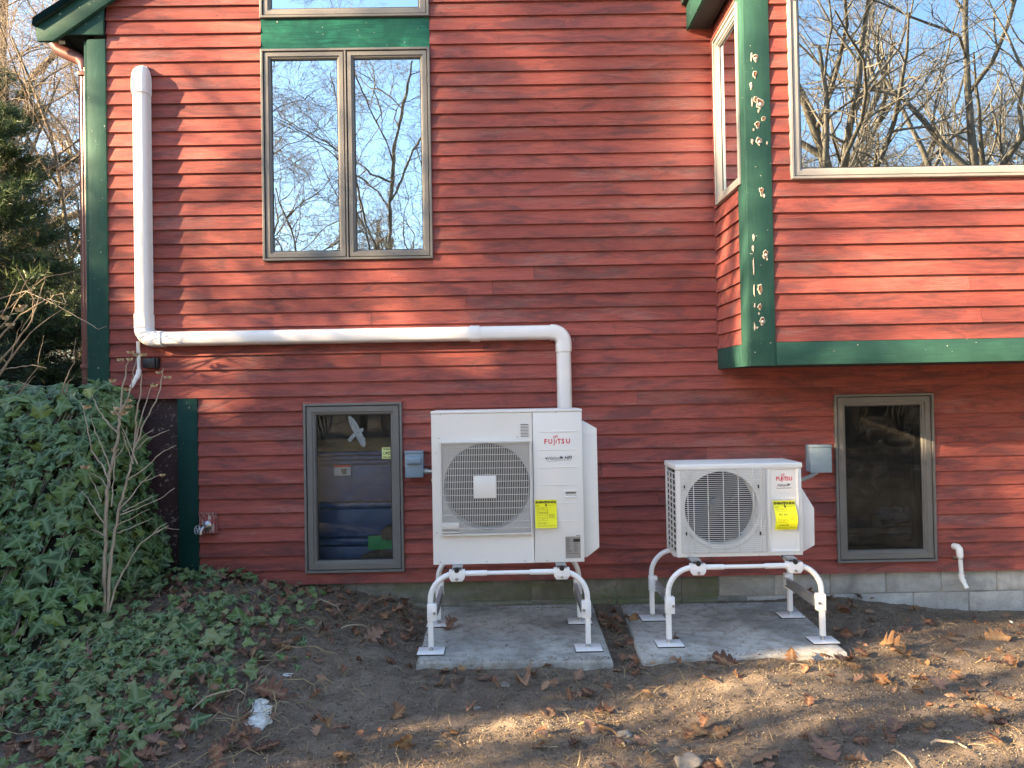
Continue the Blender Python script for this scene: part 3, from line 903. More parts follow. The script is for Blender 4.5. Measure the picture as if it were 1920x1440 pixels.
mb = MB(); mb.box(gq0.x, gq1.x + 0.1, 0.155, 0.19, gq1.z, gq0.z); mb.build('carton', M['green_card'], gb, bevel=0.003)
sk = thing('brown_sack', 'brown sack slumped under the green carton inside the window', 'sack', (gq0.x, 0.15, gq1.z - 0.1))
mb = MB(); mb.tube([(gq0.x - 0.05, 0.17, gq1.z - 0.055), (gq0.x + 0.1, 0.17, gq1.z - 0.04), (gq1.x + 0.15, 0.17, gq1.z - 0.02)], [0.02, 0.045, 0.05], 10); mb.build('sack_body', M['brown_sack'], sk, smooth=True)
mb = MB(); mb.lathe((gq1.x - 0.03, 0.19, gq0.z - 0.02), (0, 0, 1), [(0.10, 0), (0.095, 0.05), (0.06, 0.09), (0.01, 0.105)], 14); mb.build('sack_top', M['brown_sack'], sk, smooth=True)
# shipping card stuck on the blue plastic
ca = at(627, 872, 0.20); cb_ = at(658, 891, 0.20)
card = thing('store_tag', 'small red and white product card on the blue plastic', 'card', (ca.x, 0.192, cb_.z))
mb = MB(); mb.box(ca.x, cb_.x, 0.186, 0.188, cb_.z, ca.z); mb.build('card', M['card_white'], card)
mb = MB(); mb.box(ca.x, cb_.x, 0.1845, 0.1855, ca.z - 0.016, ca.z + 0.001); mb.build('red_band', M['red_ink'], card)
mb = MB(); mb.prism([(cb_.x - 0.07, ca.z - 0.026), (cb_.x - 0.025, ca.z - 0.026), (cb_.x - 0.030, cb_.z + 0.01), (cb_.x - 0.064, cb_.z + 0.01)], 0.1842, 0.1855); mb.build('basket_picture', M['grey_ink'], card)
# right cellar window: stud and a heap of cloth
st = thing('wall_stud', 'rough wooden stud inside the right cellar window', 'stud', (2.95, 0.2, 0.1))
a = at(1712, 760, 0.2); c = at(1735, 1060, 0.2)
mb = MB(); mb.box(a.x, c.x + 0.03, 0.18, 0.26, 0.05, 1.64); mb.build('stud', M['lumber'], st, bevel=0.003)
mb = MB(); mb.box(a.x - 0.045, a.x + 0.0, 0.185, 0.25, 1.25, 1.64); mb.build('brace_block', M['lumber'], st, bevel=0.01)
cq = at(1678, 965, 0.55)
cl = thing('crumpled_cloth', 'pale crumpled cloth seen dimly through the right cellar window', 'cloth', (cq.x, 0.55, cq.z - 0.05))
mb = MB()
rr = random.Random(5)
for k in range(7):
    q = (cq.x + rr.uniform(-0.13, 0.14), 0.55 + rr.uniform(-.03, .03), cq.z + rr.uniform(-0.03, 0.025))
    mb.lathe(q, (rr.uniform(-.6, .6), rr.uniform(-.4, .2), 1), [(0.01, -0.04), (0.06, -0.03), (0.07, 0.0), (0.045, 0.035), (0.008, 0.045)], 9)
mb.build('folds', M['cloth'], cl)
sh = thing('shelf', 'dark shelf inside the right cellar window', 'shelf', (2.6, 0.7, 0.5))
mb = MB(); mb.box(1.9, 3.6, 0.42, 1.0, cq.z - 0.12, cq.z - 0.07); mb.build('shelf_board', M['lumber'], sh)

# ================================================================== THINGS ON THE WALL
YW = -0.020                                        # face of the siding
# ---- white line-set cover
HW, DP = 0.051, 0.098
def cover_profile(k=1.0, dk=1.0):
    hw, d = HW * k, DP * dk
    pts = [(-hw, 0.0), (-hw, d * 0.55)]
    for i in range(1, 6):
        a = math.pi - i * math.pi / 2 / 6
        pts.append((-hw + 0.032 + 0.032 * math.cos(a), d - 0.045 + 0.045 * math.sin(a)))
    pts += [(-x, y) for x, y in reversed(pts)]
    return pts
def sweep(mb, path, k=1.0, dk=1.0, scales=None):
    """profile swept along a path in the wall plane"""
    n = None; vs = []; fs = []
    for i, (x, z) in enumerate(path):
        a = path[max(i - 1, 0)]; b_ = path[min(i + 1, len(path) - 1)]
        tx, tz = b_[0] - a[0], b_[1] - a[1]; l = math.hypot(tx, tz); tx /= l; tz /= l
        kk, dd = (k, dk) if scales is None else scales[i]
        pr = cover_profile(kk, dd); n = len(pr)
        for u, d in pr: vs.append((x + tz * u, YW - d, z - tx * u))
    for i in range(len(path) - 1):
        for j in range(n): fs.append((i * n + j, i * n + (j + 1) % n, (i + 1) * n + (j + 1) % n, (i + 1) * n + j))
    fs.append(tuple(range(n - 1, -1, -1))); fs.append(tuple((len(path) - 1) * n + j for j in range(n)))
    mb.add(vs, fs); return mb
YC = YW - 0.07
A = at(261.5, 172, YC); B_ = at(266, 590, YC); Cc = at(300, 632, YC); D_ = at(1036, 626, YC); E_ = at(1056, 652, YC); F_ = at(1061, 768, YC)
xv, zh, xr = A.x * 0.35 + B_.x * 0.65, (Cc.z + D_.z) / 2, (E_.x + F_.x) / 2
cov = thing('line_set_cover', 'white vinyl line-set cover running down, across and into the taller outdoor unit', 'pipe cover', (xv, YW, zh))
sweep(MB(), [(xv, A.z + 0.02), (xv, B_.z - 0.005)]).build('channel', M['pvc'], cov, smooth=True, angle=40)
sweep(MB(), [(Cc.x - 0.01, zh), (at(882, 628, YC).x, zh)]).build('channel', M['pvc'], cov, smooth=True, angle=40)
xj0, xj1 = at(881, 628, YC).x, at(899, 628, YC).x
sweep(MB(), [(xj1, zh), (D_.x + 0.01, zh)]).build('channel', M['pvc'], cov, smooth=True, angle=40)
sweep(MB(), [(xj0, zh), (xj1, zh)], 1.11, 1.07).build('coupling', M['pvc'], cov, smooth=True, angle=40)
def arc(cx_, cz_, r, a0, a1, n=10):
    return [(cx_ + r * math.cos(R(a0 + (a1 - a0) * i / n)), cz_ + r * math.sin(R(a0 + (a1 - a0) * i / n))) for i in range(n + 1)]
re = 0.080
sweep(MB(), [(xv, B_.z + 0.005)] + arc(xv + re, zh + re, re, 180, 270) + [(Cc.x + 0.012, zh)], 1.10, 1.06).build('elbow', M['pvc'], cov, smooth=True, angle=40)
sweep(MB(), [(D_.x - 0.012, zh)] + arc(xr - re, zh - re, re, 90, 0) + [(xr, E_.z - 0.028)], 1.10, 1.06).build('elbow', M['pvc'], cov, smooth=True, angle=40)
sweep(MB(), [(xr, E_.z - 0.02), (xr, 1.30)]).build('channel', M['pvc'], cov, smooth=True, angle=40)
zt = at(263, 117, YC).z
pth, scl = [], []
for i in range(9):
    t_ = i / 8
    pth.append((xv, A.z - 0.01 + (zt - A.z + 0.01) * t_)); q = max(0.0, (t_ - 0.45) / 0.55)
    scl.append((1.10 * math.sqrt(max(0.02, 1 - (q * 0.90) ** 2)), 1.08 * math.sqrt(max(0.03, 1 - (q * 0.97) ** 2))))
sweep(MB(), pth, scales=scl).build('end_cap', M['pvc'], cov, smooth=True, angle=60)
sc_mb = MB()
for px, py in ((891, 640), (1043, 640), (1074, 637), (273, 164), (296, 620)):
    q = at(px, py, YC - 0.02); sc_mb.disc((q.x, YC - 0.045, q.z), 0.0035, n=8)
sc_mb.build('screw', M['zinc'], cov)

# ---- thin condensate tube under the left elbow
a, b_, c, d = at(259, 640, YW - 0.03), at(261, 696, YW - 0.03), at(259, 703, YW - 0.035), at(246, 726, YW - 0.06)
dr = thing('condensate_tube', 'thin white drain tube hanging below the left elbow of the white cover', 'drain tube', a)
mb = MB(); mb.tube([a, b_], 0.013, 12); mb.build('tube', M['pvc'], dr, smooth=True, angle=50)
mb = MB(); mb.tube([b_ + Vector((0, 0, 0.01)), c, c + (d - c) * 0.30], 0.0175, 12); mb.build('elbow', M['pvc'], dr, smooth=True, angle=50)
mb = MB(); mb.tube([c + (d - c) * 0.25, d], [0.0135, 0.0135], 12, cap=False); mb.build('spout', M['pvc'], dr, smooth=True, angle=50)
# ---- little black box beside it
a, c = at(269, 672, -0.06), at(295, 690, -0.06)
bx = thing('vent_box', 'small black box on the clapboards beside the thin white drain tube', 'vent box', (a.x, YW, c.z))
mb = MB(); mb.box(a.x, c.x - 0.012, -0.075, -0.01, c.z, a.z); mb.build('hood', M['black_box'], bx, bevel=0.004)
mb = MB(); mb.box(c.x - 0.011, c.x + 0.002, -0.062, -0.012, c.z - 0.004, a.z + 0.003); mb.build('flange', M['black_box'], bx, bevel=0.002)

# ---- PVC drain on the right
a = at(1797, 1028, YW - 0.035); e1 = at(1800, 1042, YW - 0.045); e2 = at(1803, 1084, YW - 0.045); e3 = at(1813, 1103, YW - 0.075)
pd = thing('drain_pipe', 'short white PVC drain pipe elbowing out of the wall at lower right', 'drain pipe', (a.x, YW, e3.z))
mb = MB(); mb.tube([(a.x - 0.004, YW + 0.01, a.z + 0.006), (a.x - 0.002, YW - 0.03, a.z + 0.006), (a.x, YW - 0.045, a.z - 0.004), (e1.x, YW - 0.047, e1.z - 0.01)], [0.024, 0.025, 0.024, 0.021], 14); mb.build('elbow', M['pvc'], pd, smooth=True, angle=50)
mb = MB(); mb.tube([(e1.x, YW - 0.047, e1.z), e2], 0.0145, 12); mb.build('pipe', M['pvc'], pd, smooth=True, angle=50)
mb = MB(); mb.tube([e2 + Vector((-0.001, 0, 0.024)), e2, e2 + (e3 - e2) * 0.4], 0.0185, 12); mb.build('coupling', M['pvc'], pd, smooth=True, angle=50)
mb = MB(); mb.tube([e2 + (e3 - e2) * 0.3, e3], 0.0145, 12); mb.build('spout', M['pvc'], pd, smooth=True, angle=50)
q = at(1799, 1047, YW - 0.03)
mb = MB(); mb.box(q.x - 0.032, q.x + 0.028, YW - 0.006, YW + 0.004, q.z - 0.009, q.z + 0.009); mb.tube([(q.x - 0.012, YW, q.z), (q.x - 0.018, YW - 0.05, q.z), (q.x, YW - 0.068, q.z), (q.x + 0.018, YW - 0.05, q.z), (q.x + 0.012, YW, q.z)], 0.003, 6)
mb.build('pipe_strap', M['zinc'], pd)

# ---- hose spigot on its weathered block
a, c = at(373, 963, -0.05), at(405, 1000, -0.05)
sp = thing('hose_spigot', 'outdoor hose spigot on a peeling red mounting block', 'spigot', (a.x, YW, c.z))
mt = NT('peeling_red_block')
pe = mt.noise(mt.coords((60, 60, 9)), 1.6, 6, 0.7, 0.5)
mt.base(mt.mix(mt.ramp(pe, [(0.50, 0.0), (0.58, 1.0)]), (0.24, 0.045, 0.038), (0.46, 0.40, 0.37))); mt.set(Roughness=0.8)
mb = MB(); mb.box(a.x, c.x, -0.050, -0.004, c.z, a.z - 0.008); mb.build('mounting_block', mt.m, sp, bevel=0.003)
mb = MB(); mb.box(a.x - 0.002, c.x + 0.002, -0.056, -0.004, a.z - 0.0075, a.z + 0.002); mb.build('block_cap', mt.m, sp, bevel=0.002)
q = at(387, 986, -0.06)
mb = MB(); mb.lathe((q.x, -0.050, q.z), (0, -1, 0), [(0.034, 0.0), (0.034, 0.006), (0.024, 0.014), (0.014, 0.02)], 20); mb.build('flange', M['zinc'], sp, smooth=True)
mb = MB(); mb.tube([(q.x, -0.060, q.z), (q.x - 0.006, -0.105, q.z - 0.006), (q.x - 0.016, -0.125, q.z - 0.025), (q.x - 0.016, -0.128, q.z - 0.05)], [0.013, 0.014, 0.013, 0.012], 12); mb.build('spout', M['zinc'], sp, smooth=True)
mb = MB()
hc = Vector((q.x - 0.036, -0.135, q.z - 0.014)); ax = Vector((-0.55, -0.8, 0.15)).normalized(); u = ax.orthogonal().normalized(); v = ax.cross(u)
ringp = [hc + u * (0.027 * math.cos(2 * math.pi * j / 18)) * (1 + 0.10 * (j % 2)) + v * (0.027 * math.sin(2 * math.pi * j / 18)) * (1 + 0.10 * (j % 2)) for j in range(19)]
mb.tube(ringp, 0.0045, 6)
for j in range(4): mb.tube([hc, hc + u * (0.026 * math.cos(j * math.pi / 2)) + v * (0.026 * math.sin(j * math.pi / 2))], 0.004, 6)
mb.tube([hc, (q.x - 0.008, -0.108, q.z - 0.008)], 0.006, 8)
mb.build('handwheel', M['galv'], sp)

# ---- electrical disconnects
def disconnect(px0, py0, px1, py1, label, depth, hood, conduit):
    a, c = at(px0, py0, YW - depth), at(px1, py1, YW - depth)
    t = thing('disconnect_box', label, 'electrical box', (a.x, YW, c.z), 'electrical disconnects beside the cellar windows')
    h = a.z - c.z
    mb = MB(); mb.box(a.x + 0.004, c.x - 0.004, YW - depth + 0.016, YW + 0.008, c.z + 0.004, a.z - 0.004); mb.build('back_box', M['box_grey'], t, bevel=0.003)
    mb = MB(); mb.box(a.x, c.x, YW - depth - 0.004, YW - depth + 0.0155, c.z, a.z - h * 0.11); mb.build('cover', M['box_grey'], t, bevel=0.003)
    mb = MB(); mb.box(a.x - 0.002, c.x + 0.002, YW - depth - 0.007, YW - depth + 0.03, a.z - h * 0.105, a.z); mb.build('rain_hood', M['box_grey'], t, bevel=0.003)
    if hood:
        w_ = c.x - a.x
        mb = MB(); mb.box(a.x + w_ * 0.10, c.x - w_ * 0.10, YW - depth - 0.024, YW - depth - 0.003, a.z - h * 0.50, a.z - h * 0.235); mb.build('handle', M['box_grey'], t, bevel=0.014, seg=3)
    mb = MB()
    for k, (u0, u1, f) in enumerate(((0.25, 0.72, 0.70), (0.30, 0.66, 0.76), (0.28, 0.75, 0.86))):
        x = a.x + (c.x - a.x) * u0
        while x < a.x + (c.x - a.x) * u1:
            mb.box(x, x + 0.004, YW - depth - 0.0052, YW - depth - 0.0045, a.z - h * f, a.z - h * f + 0.004); x += 0.009
    mb.build('embossing', M['box_grey'], t)
    mb = MB(); mb.tube(conduit[0], conduit[1], 12); mb.build('conduit', M['galv'], t, smooth=True, angle=50)
    mb = MB(); mb.tube(conduit[0][:2], [conduit[1][0] * 1.25] * 2, 12); mb.build('conduit_fitting', M['galv'], t, smooth=True, angle=50)
q0 = at(795, 884, -0.07)
disconnect(759, 846, 794, 895, 'blue-grey disconnect box with a raised handle between window and taller unit', 0.10, True,
           ([(q0.x - 0.004, -0.075, q0.z), (q0.x + 0.028, -0.075, q0.z), (q0.x + 0.09, -0.11, q0.z), (q0.x + 0.12, -0.45, q0.z), (q0.x + 0.12, -0.62, q0.z)], [0.017, 0.017, 0.014, 0.014, 0.014]))
sx1c = 1.812
q1 = at(1527, 889, -0.09)
disconnect(1519, 834, 1560, 886, 'blue-grey disconnect box with a plain cover left of the dark cellar window', 0.095, False,
           ([(q1.x + 0.02, -0.07, q1.z + 0.03), (q1.x + 0.016, -0.075, q1.z + 0.005), (q1.x - 0.01, -0.085, q1.z - 0.004), (q1.x - 0.05, -0.16, q1.z - 0.006), (sx1c, -0.60, q1.z - 0.006)], [0.017, 0.017, 0.016, 0.015, 0.015]))

# ================================================================== OUTDOOR UNITS
def round_rect(x0, x1, z0, z1, r, n=4):
    pts = []
    for cx_, cz_, a0 in ((x1 - r, z0 + r, -90), (x1 - r, z1 - r, 0), (x0 + r, z1 - r, 90), (x0 + r, z0 + r, 180)):
        for i in range(n + 1):
            a = R(a0 + 90 * i / n); pts.append((cx_ + r * math.cos(a), cz_ + r * math.sin(a)))
    return pts

def slab_with_hole(mb, x0, x1, z0, z1, cx_, cz_, r, y0, y1, n=48):
    """a rectangular plate with a round hole and the hole's throat running back to y1"""
    ring = [(cx_ + r * math.cos(2 * math.pi * i / n), cz_ + r * math.sin(2 * math.pi * i / n)) for i in range(n)]
    def outer(i):
        a = 2 * math.pi * i / n; dx, dz = math.cos(a), math.sin(a)
        k = min(((x1 - cx_) / dx if dx > 1e-9 else (x0 - cx_) / dx if dx < -1e-9 else 1e9), ((z1 - cz_) / dz if dz > 1e-9 else (z0 - cz_) / dz if dz < -1e-9 else 1e9))
        return (cx_ + dx * k, cz_ + dz * k)
    out = [outer(i) for i in range(n)]
    corners = [(x1, z1), (x0, z1), (x0, z0), (x1, z0)]
    vs = [(u, y0, v) for u, v in out] + [(u, y0, v) for u, v in ring] + [(cx_ + (u - cx_) * 0.985, y0 + 0.012, cz_ + (v - cz_) * 0.985) for u, v in ring] + [(cx_ + (u - cx_) * 0.985, y1, cz_ + (v - cz_) * 0.985) for u, v in ring]
    fs = []
    for i in range(n):
        j = (i + 1) % n
        a0_, a1_ = out[i], out[j]
        extra = [c for c in corners if (abs(c[0] - a0_[0]) < 1e-6 and abs(c[1] - a1_[1]) < 1e-6 and a0_ != c != a1_) or (abs(c[1] - a0_[1]) < 1e-6 and abs(c[0] - a1_[0]) < 1e-6)]
        if extra and abs(a0_[0] - a1_[0]) > 1e-6 and abs(a0_[1] - a1_[1]) > 1e-6:
            vs.append((extra[0][0], y0, extra[0][1])); fs.append((i, len(vs) - 1, j, n + j, n + i))
        else: fs.append((i, j, n + j, n + i))
        fs.append((n + i, n + j, 2 * n + j, 2 * n + i)); fs.append((2 * n + i, 2 * n + j, 3 * n + j, 3 * n + i))
    mb.add(vs, fs)

def fan(t, c, r, nb, mat):
    mb = MB(); mb.lathe(c, (0, -1, 0), [(r * 0.26, -0.05), (r * 0.27, 0.0), (r * 0.20, 0.012), (0.01, 0.016)], 24)
    mb.build('fan_hub', mat, t, smooth=True)
    for k in range(nb):
        mb = MB(); vs = []; fs = []
        for i in range(8):
            rr_ = r * (0.22 + 0.74 * i / 7)
            for j in range(6):
                a = 2 * math.pi * k / nb + (-0.2 + 0.95 * j / 5) * (0.75 + 0.35 * i / 7) + 0.35 * i / 7
                vs.append((c[0] + rr_ * math.cos(a), c[1] + 0.035 - 0.075 * j / 5 + 0.01 * math.sin(j), c[2] + rr_ * math.sin(a)))
        for i in range(7):
            for j in range(5): fs.append((i * 6 + j, i * 6 + j + 1, i * 6 + j + 7, i * 6 + j + 6))
        mb.add(vs, fs); mb.build('fan_blade', mat, t, smooth=True, angle=80)

def brand_mark(t, x0, z0, h, width, y, mat):
    """the maker's red word mark: the long J and the I with its looped dot drawn as strokes"""
    mb = MB()
    sq = 0.92
    # letters laid out by hand to the total width
    k = width / 4.62
    def L(ch, x, bold=0.0): text(None, '', ch, (x, y, z0), h * 1.38, None, bold=h * 0.035, squash=sq, merge=mb)
    L('F', x0); L('U', x0 + 0.72 * k); L('T', x0 + 2.28 * k); L('S', x0 + 3.02 * k); L('U', x0 + 3.78 * k)
    jw = h * 0.15
    xj = x0 + 1.78 * k; xi = x0 + 2.10 * k
    mb.ribbon([(xj, z0 + h * 0.98), (xj, z0 - h * 0.15), (xj - h * 0.06, z0 - h * 0.30), (xj - h * 0.22, z0 - h * 0.34)], jw, y - 0.0004)
    mb.ribbon([(xi, z0), (xi, z0 + h * 0.78)], jw, y - 0.0004)
    cxm = (xj + xi) / 2 + h * 0.03; zc = z0 + h * 1.42
    inf = []
    for i in range(25):
        a = 2 * math.pi * i / 24
        inf.append((cxm + h * 0.42 * math.cos(a) / (1 + math.sin(a) ** 2) + h * 0.03, zc + h * 0.10 * math.cos(a) + h * 0.70 * math.sin(a) * math.cos(a) / (1 + math.sin(a) ** 2)))
    mb.ribbon(inf, jw * 0.62, y - 0.0006)
    o = mb.build('lettering', mat, t)
    return o

def script_mark(t, x0, z0, h, w_, y, mat, word, tail=None):
    mb = MB()
    text(None, '', word, (x0 + w_ * 0.02, y, z0), h * 1.1, None, shear=0.42, squash=0.95, merge=mb)
    ex = x0 + w_
    # kingfisher-like flick at the end, and the underline
    bx_ = x0 + h * (3.15 if tail else 3.2)
    for a, l in ((20, 0.62), (60, 0.5), (110, 0.5), (-10, 0.4)):
        mb.ribbon([(bx_, z0 + h * 0.35), (bx_ + h * l * math.cos(R(a)), z0 + h * (0.35 + l * math.sin(R(a))))], h * 0.16, y - 0.0005)
    if tail:
        text(None, '', tail, (x0 + h * 3.95, y, z0), h * 1.15, None, shear=0.25, bold=h * 0.025, merge=mb)
        mb.ribbon([(x0 - h * 0.2, z0 - h * 0.15), (x0 + h * 0.5, z0 - h * 0.42), (x0 + h * 1.6, z0 - h * 0.38), (x0 + h * 3.2, z0 - h * 0.18), (x0 + h * 5.5, z0 - h * 0.22)], h * 0.05, y - 0.0005)
        for a in (70, 110, 150): mb.ribbon([(x0 - h * 0.1, z0 + h * 0.1), (x0 - h * 0.1 + h * 0.5 * math.cos(R(a)), z0 + h * 0.1 + h * 0.6 * math.sin(R(a)))], h * 0.12, y - 0.0005)
    mb.build('script_lettering', mat, t)

def energy_label(t, px, y, lift, rows, curl, twist=0.0):
    """yellow paper hanging by its top edge"""
    (a, c) = px
    x0, x1, z1, z0 = a.x, c.x, a.z, c.z
    w_, h = x1 - x0, z1 - z0
    def warp(p):
        v = (z1 - p[2]) / h; u = (p[0] - x0) / w_
        off = curl * math.sin(min(1, v) * math.pi * 0.75) ** 2 + lift * v * v
        return (p[0] + twist * math.sin(v * math.pi * 0.9) , p[1] - off - 0.004 * v * math.sin(u * 3.1), p[2])
    mb = MB(); nu, nv = 6, 14
    vs = [warp((x0 + w_ * i / nu, y, z1 - h * j / nv)) for j in range(nv + 1) for i in range(nu + 1)]
    fs = [(j * (nu + 1) + i, j * (nu + 1) + i + 1, (j + 1) * (nu + 1) + i + 1, (j + 1) * (nu + 1) + i) for j in range(nv) for i in range(nu)]
    mb.add(vs, fs); lab = mb.build('energy_label', M['yellow'], t, smooth=True, angle=80)
    ty = y - 0.0012
    k = MB()
    text(None, '', 'ENERG', (x0 + w_ * 0.03, ty, z1 - h * 0.125), h * 0.115, None, bold=h * 0.004, squash=w_ / h * 1.22, warp=warp, merge=k)
    text(None, '', 'GUIDE', (x0 + w_ * 0.555, ty, z1 - h * 0.125), h * 0.115, None, bold=h * 0.004, squash=w_ / h * 1.22, warp=warp, merge=k)
    xc = x0 + w_ * 0.51
    for st in ([(xc - w_ * .04, z1 - h * .04), (xc, z1 - h * .09)], [(xc + w_ * .04, z1 - h * .04), (xc, z1 - h * .09), (xc, z1 - h * .20)], [(xc - w_ * .045, z1 - h * .18), (xc, z1 - h * .235), (xc + w_ * .045, z1 - h * .18)]):
        m2 = MB(); m2.ribbon(st, w_ * 0.035, ty - 0.0003); k.add([warp(p) for p in m2.v], m2.f)
    text(None, '', rows[0], (x0 + w_ * 0.16, ty, z1 - h * 0.49), h * 0.085, None, warp=warp, merge=k)
    text(None, '', rows[1], (x0 + w_ * 0.16, ty, z1 - h * 0.86), h * 0.085, None, warp=warp, merge=k)
    k.build('label_print', M['black_ink'], lab)['kind'] = 'stuff'
    o_ = MB()
    def bar(u0, u1, v, hh=0.012):
        m2 = MB(); m2.box(x0 + w_ * u0, x0 + w_ * u1, ty - 0.0002, ty + 0.0004, z1 - h * (v + hh), z1 - h * v); o_.add([warp(p) for p in m2.v], m2.f)
    for (u0, u1, v) in ((0.04, 0.22, 0.20), (0.04, 0.2, 0.225), (0.62, 0.97, 0.19), (0.30, 0.42, 0.30), (0.15, 0.55, 0.35), (0.13, 0.56, 0.545), (0.30, 0.42, 0.69), (0.15, 0.55, 0.735), (0.13, 0.56, 0.90), (0.63, 0.9, 0.52), (0.63, 0.93, 0.55), (0.63, 0.88, 0.58), (0.63, 0.93, 0.61), (0.63, 0.9, 0.64), (0.63, 0.94, 0.90), (0.63, 0.9, 0.925),
                        (0.11, 0.58, 0.28), (0.11, 0.58, 0.62), (0.11, 0.58, 0.67), (0.11, 0.58, 0.94)): bar(u0, u1, v, 0.008)
    for u in (0.11, 0.575):
        m2 = MB(); m2.box(x0 + w_ * u, x0 + w_ * (u + .008), ty - 0.0002, ty + 0.0004, z1 - h * 0.62, z1 - h * 0.28); o_.add([warp(p) for p in m2.v], m2.f)
        m2 = MB(); m2.box(x0 + w_ * u, x0 + w_ * (u + .008), ty - 0.0002, ty + 0.0004, z1 - h * 0.94, z1 - h * 0.67); o_.add([warp(p) for p in m2.v], m2.f)
    o_.build('fine_print', M['olive_ink'], lab)
    return lab

# ---- the taller unit
YB = -0.900
bx0, bx1, bz0, bz1 = -0.450, 0.459, 0.540, 1.458
U = thing('outdoor_unit', 'tall cream outdoor heat pump unit with a square white plate on its grille', 'heat pump', (0.0, YB + 0.165, bz0))
gx0, gx1 = at(826, 900, YB).x, at(996, 900, YB).x
gz1, gz0 = at(910, 827, YB).z, at(910, 1002, YB).z
sx = at(1000, 900, YB).x                                 # seam between fan panel and service panel
fcx, fcz, fr = at(913, 912, YB).x, at(913, 912, YB).z, 0.262
mb = MB()
mb.box(bx0, bx0 + 0.012, YB + 0.004, YB + 0.33, bz0, bz1 - 0.012); mb.box(bx1 - 0.012, bx1, YB + 0.004, YB + 0.33, bz0, bz1 - 0.012)
mb.box(bx0 + 0.0125, bx1 - 0.0125, YB + 0.318, YB + 0.33, bz0, bz1 - 0.012); mb.box(bx0 + 0.0125, bx1 - 0.0125, YB + 0.004, YB + 0.3175, bz0, bz0 + 0.02)
mb.build('casing', M['ac'], U, bevel=0.003)
mb = MB(); slab_with_hole(mb, bx0 + 0.001, sx - 0.002, bz0 + 0.001, bz1 - 0.014, fcx, fcz, fr, YB, YB + 0.11)
mb.build('front_panel', M['ac'], U, smooth=True, angle=30)
mb = MB(); mb.box(sx + 0.001, bx1 - 0.001, YB - 0.001, YB + 0.02, bz0 + 0.001, bz1 - 0.014)
mb.build('service_panel', M['ac'], U, bevel=0.004)
mb = MB(); mb.box(bx0 - 0.002, bx1 + 0.002, YB - 0.004, YB + 0.334, bz1 - 0.0135, bz1 + 0.004); mb.build('top_cover', M['ac'], U, bevel=0.006)
mb = MB(); mb.box(bx0 + 0.013, sx, YB + 0.14, YB + 0.16, bz0 + 0.021, bz1 - 0.02); mb.build('coil', M['coil'], U)
fan(U, (fcx, YB + 0.06, fcz), fr * 0.95, 3, M['fan'])
# grille: closely spaced uprights with cross wires
mb = MB()
yg = YB - 0.022
pic_frame(mb, gx0, gx1, gz0, gz1, [(0.0, YB + 0.001), (0.0, yg - 0.004), (0.010, yg - 0.004), (0.010, YB - 0.004)])
mb.build('grille_frame', M['ac_in'], U, bevel=0.0)
mb = MB(); n = 50
pcx0, pcx1, pcz0, pcz1 = at(888, 910, yg).x, at(930, 910, yg).x, at(910, 934, yg).z, at(910, 892, yg).z
for i in range(1, n):
    x = gx0 + 0.008 + (gx1 - gx0 - 0.016) * i / n
    for s0, s1 in ([(gz0 + 0.008, gz1 - 0.008)] if not (pcx0 < x < pcx1) else [(gz0 + 0.008, pcz0), (pcz1, gz1 - 0.008)]):
        mb.box(x - 0.0017, x + 0.0017, yg - 0.001, yg + 0.006, s0, s1)
mb.build('grille_bars', M['ac_in'], U)['kind'] = 'stuff'
mb = MB()
for i in range(1, 14):
    zz = gz0 + (gz1 - gz0) * i / 14
    for s0, s1 in ([(gx0 + 0.008, gx1 - 0.008)] if not (pcz0 < zz < pcz1) else [(gx0 + 0.008, pcx0), (pcx1, gx1 - 0.008)]):
        mb.box(s0, s1, yg - 0.0045, yg - 0.0012, zz - 0.0015, zz + 0.0015)
mb.build('grille_wires', M['ac_in'], U)
mb = MB(); mb.box(pcx0, pcx1, yg - 0.008, yg + 0.012, pcz0, pcz1); mb.build('centre_plate', M['ac'], U, bevel=0.003)
q0, q1 = at(829, 977, yg), at(861, 998, yg)
mb = MB(); mb.box(q0.x, q1.x, yg - 0.008, yg + 0.004, q1.z + 0.022, q0.z - 0.012); mb.box(q0.x, q1.x, yg - 0.008, yg + 0.004, q1.z - 0.004, q1.z + 0.004); mb.build('grille_latch', M['ac_in'], U, bevel=0.001)
mb = MB()
for k in range(9):
    z_ = at(985, 796 + k * 2.75, YB).z; x_ = at(976, 800, YB).x; x2 = at(991, 800, YB).x
    mb.box(x_, x2, YB - 0.0012, YB + 0.0005, z_ - 0.0022, z_ + 0.0022)
mb.build('vent_slot', M['dark'], U)
mb = MB()
for k in range(9):
    z_ = at(985, 797.6 + k * 2.75, YB).z; mb.box(x_ - 0.001, x2 + 0.001, YB - 0.005, YB - 0.0013, z_ - 0.0025, z_ + 0.0018)
mb.build('vent_louvre', M['ac'], U)
mb = MB()
for py in (809, 843, 876, 909, 942.5, 976):
    z_ = at(1046, py, YB).z; mb.box(at(1012, py, YB).x, at(1082, py, YB).x, YB - 0.0032, YB - 0.0005, z_ - 0.0035, z_ + 0.0015)
mb.build('panel_rib', M['ac'], U, bevel=0.001)
q0, q1 = at(1057, 919.5, YB), at(1083, 933.5, YB)
mb = MB(); pic_frame(mb, q0.x, q1.x, q1.z, q0.z, [(0, YB), (0.0, YB - 0.005), (0.006, YB - 0.006), (0.011, YB - 0.0015), (0.011, YB + 0.0)])
mb.build('handle_rim', M['ac'], U)
mb = MB(); mb.box(q0.x + 0.011, q1.x - 0.011, YB - 0.0019, YB - 0.0011, q1.z + 0.011, q0.z - 0.011); hr = mb.build('handle_recess', M['ac_in'], U)
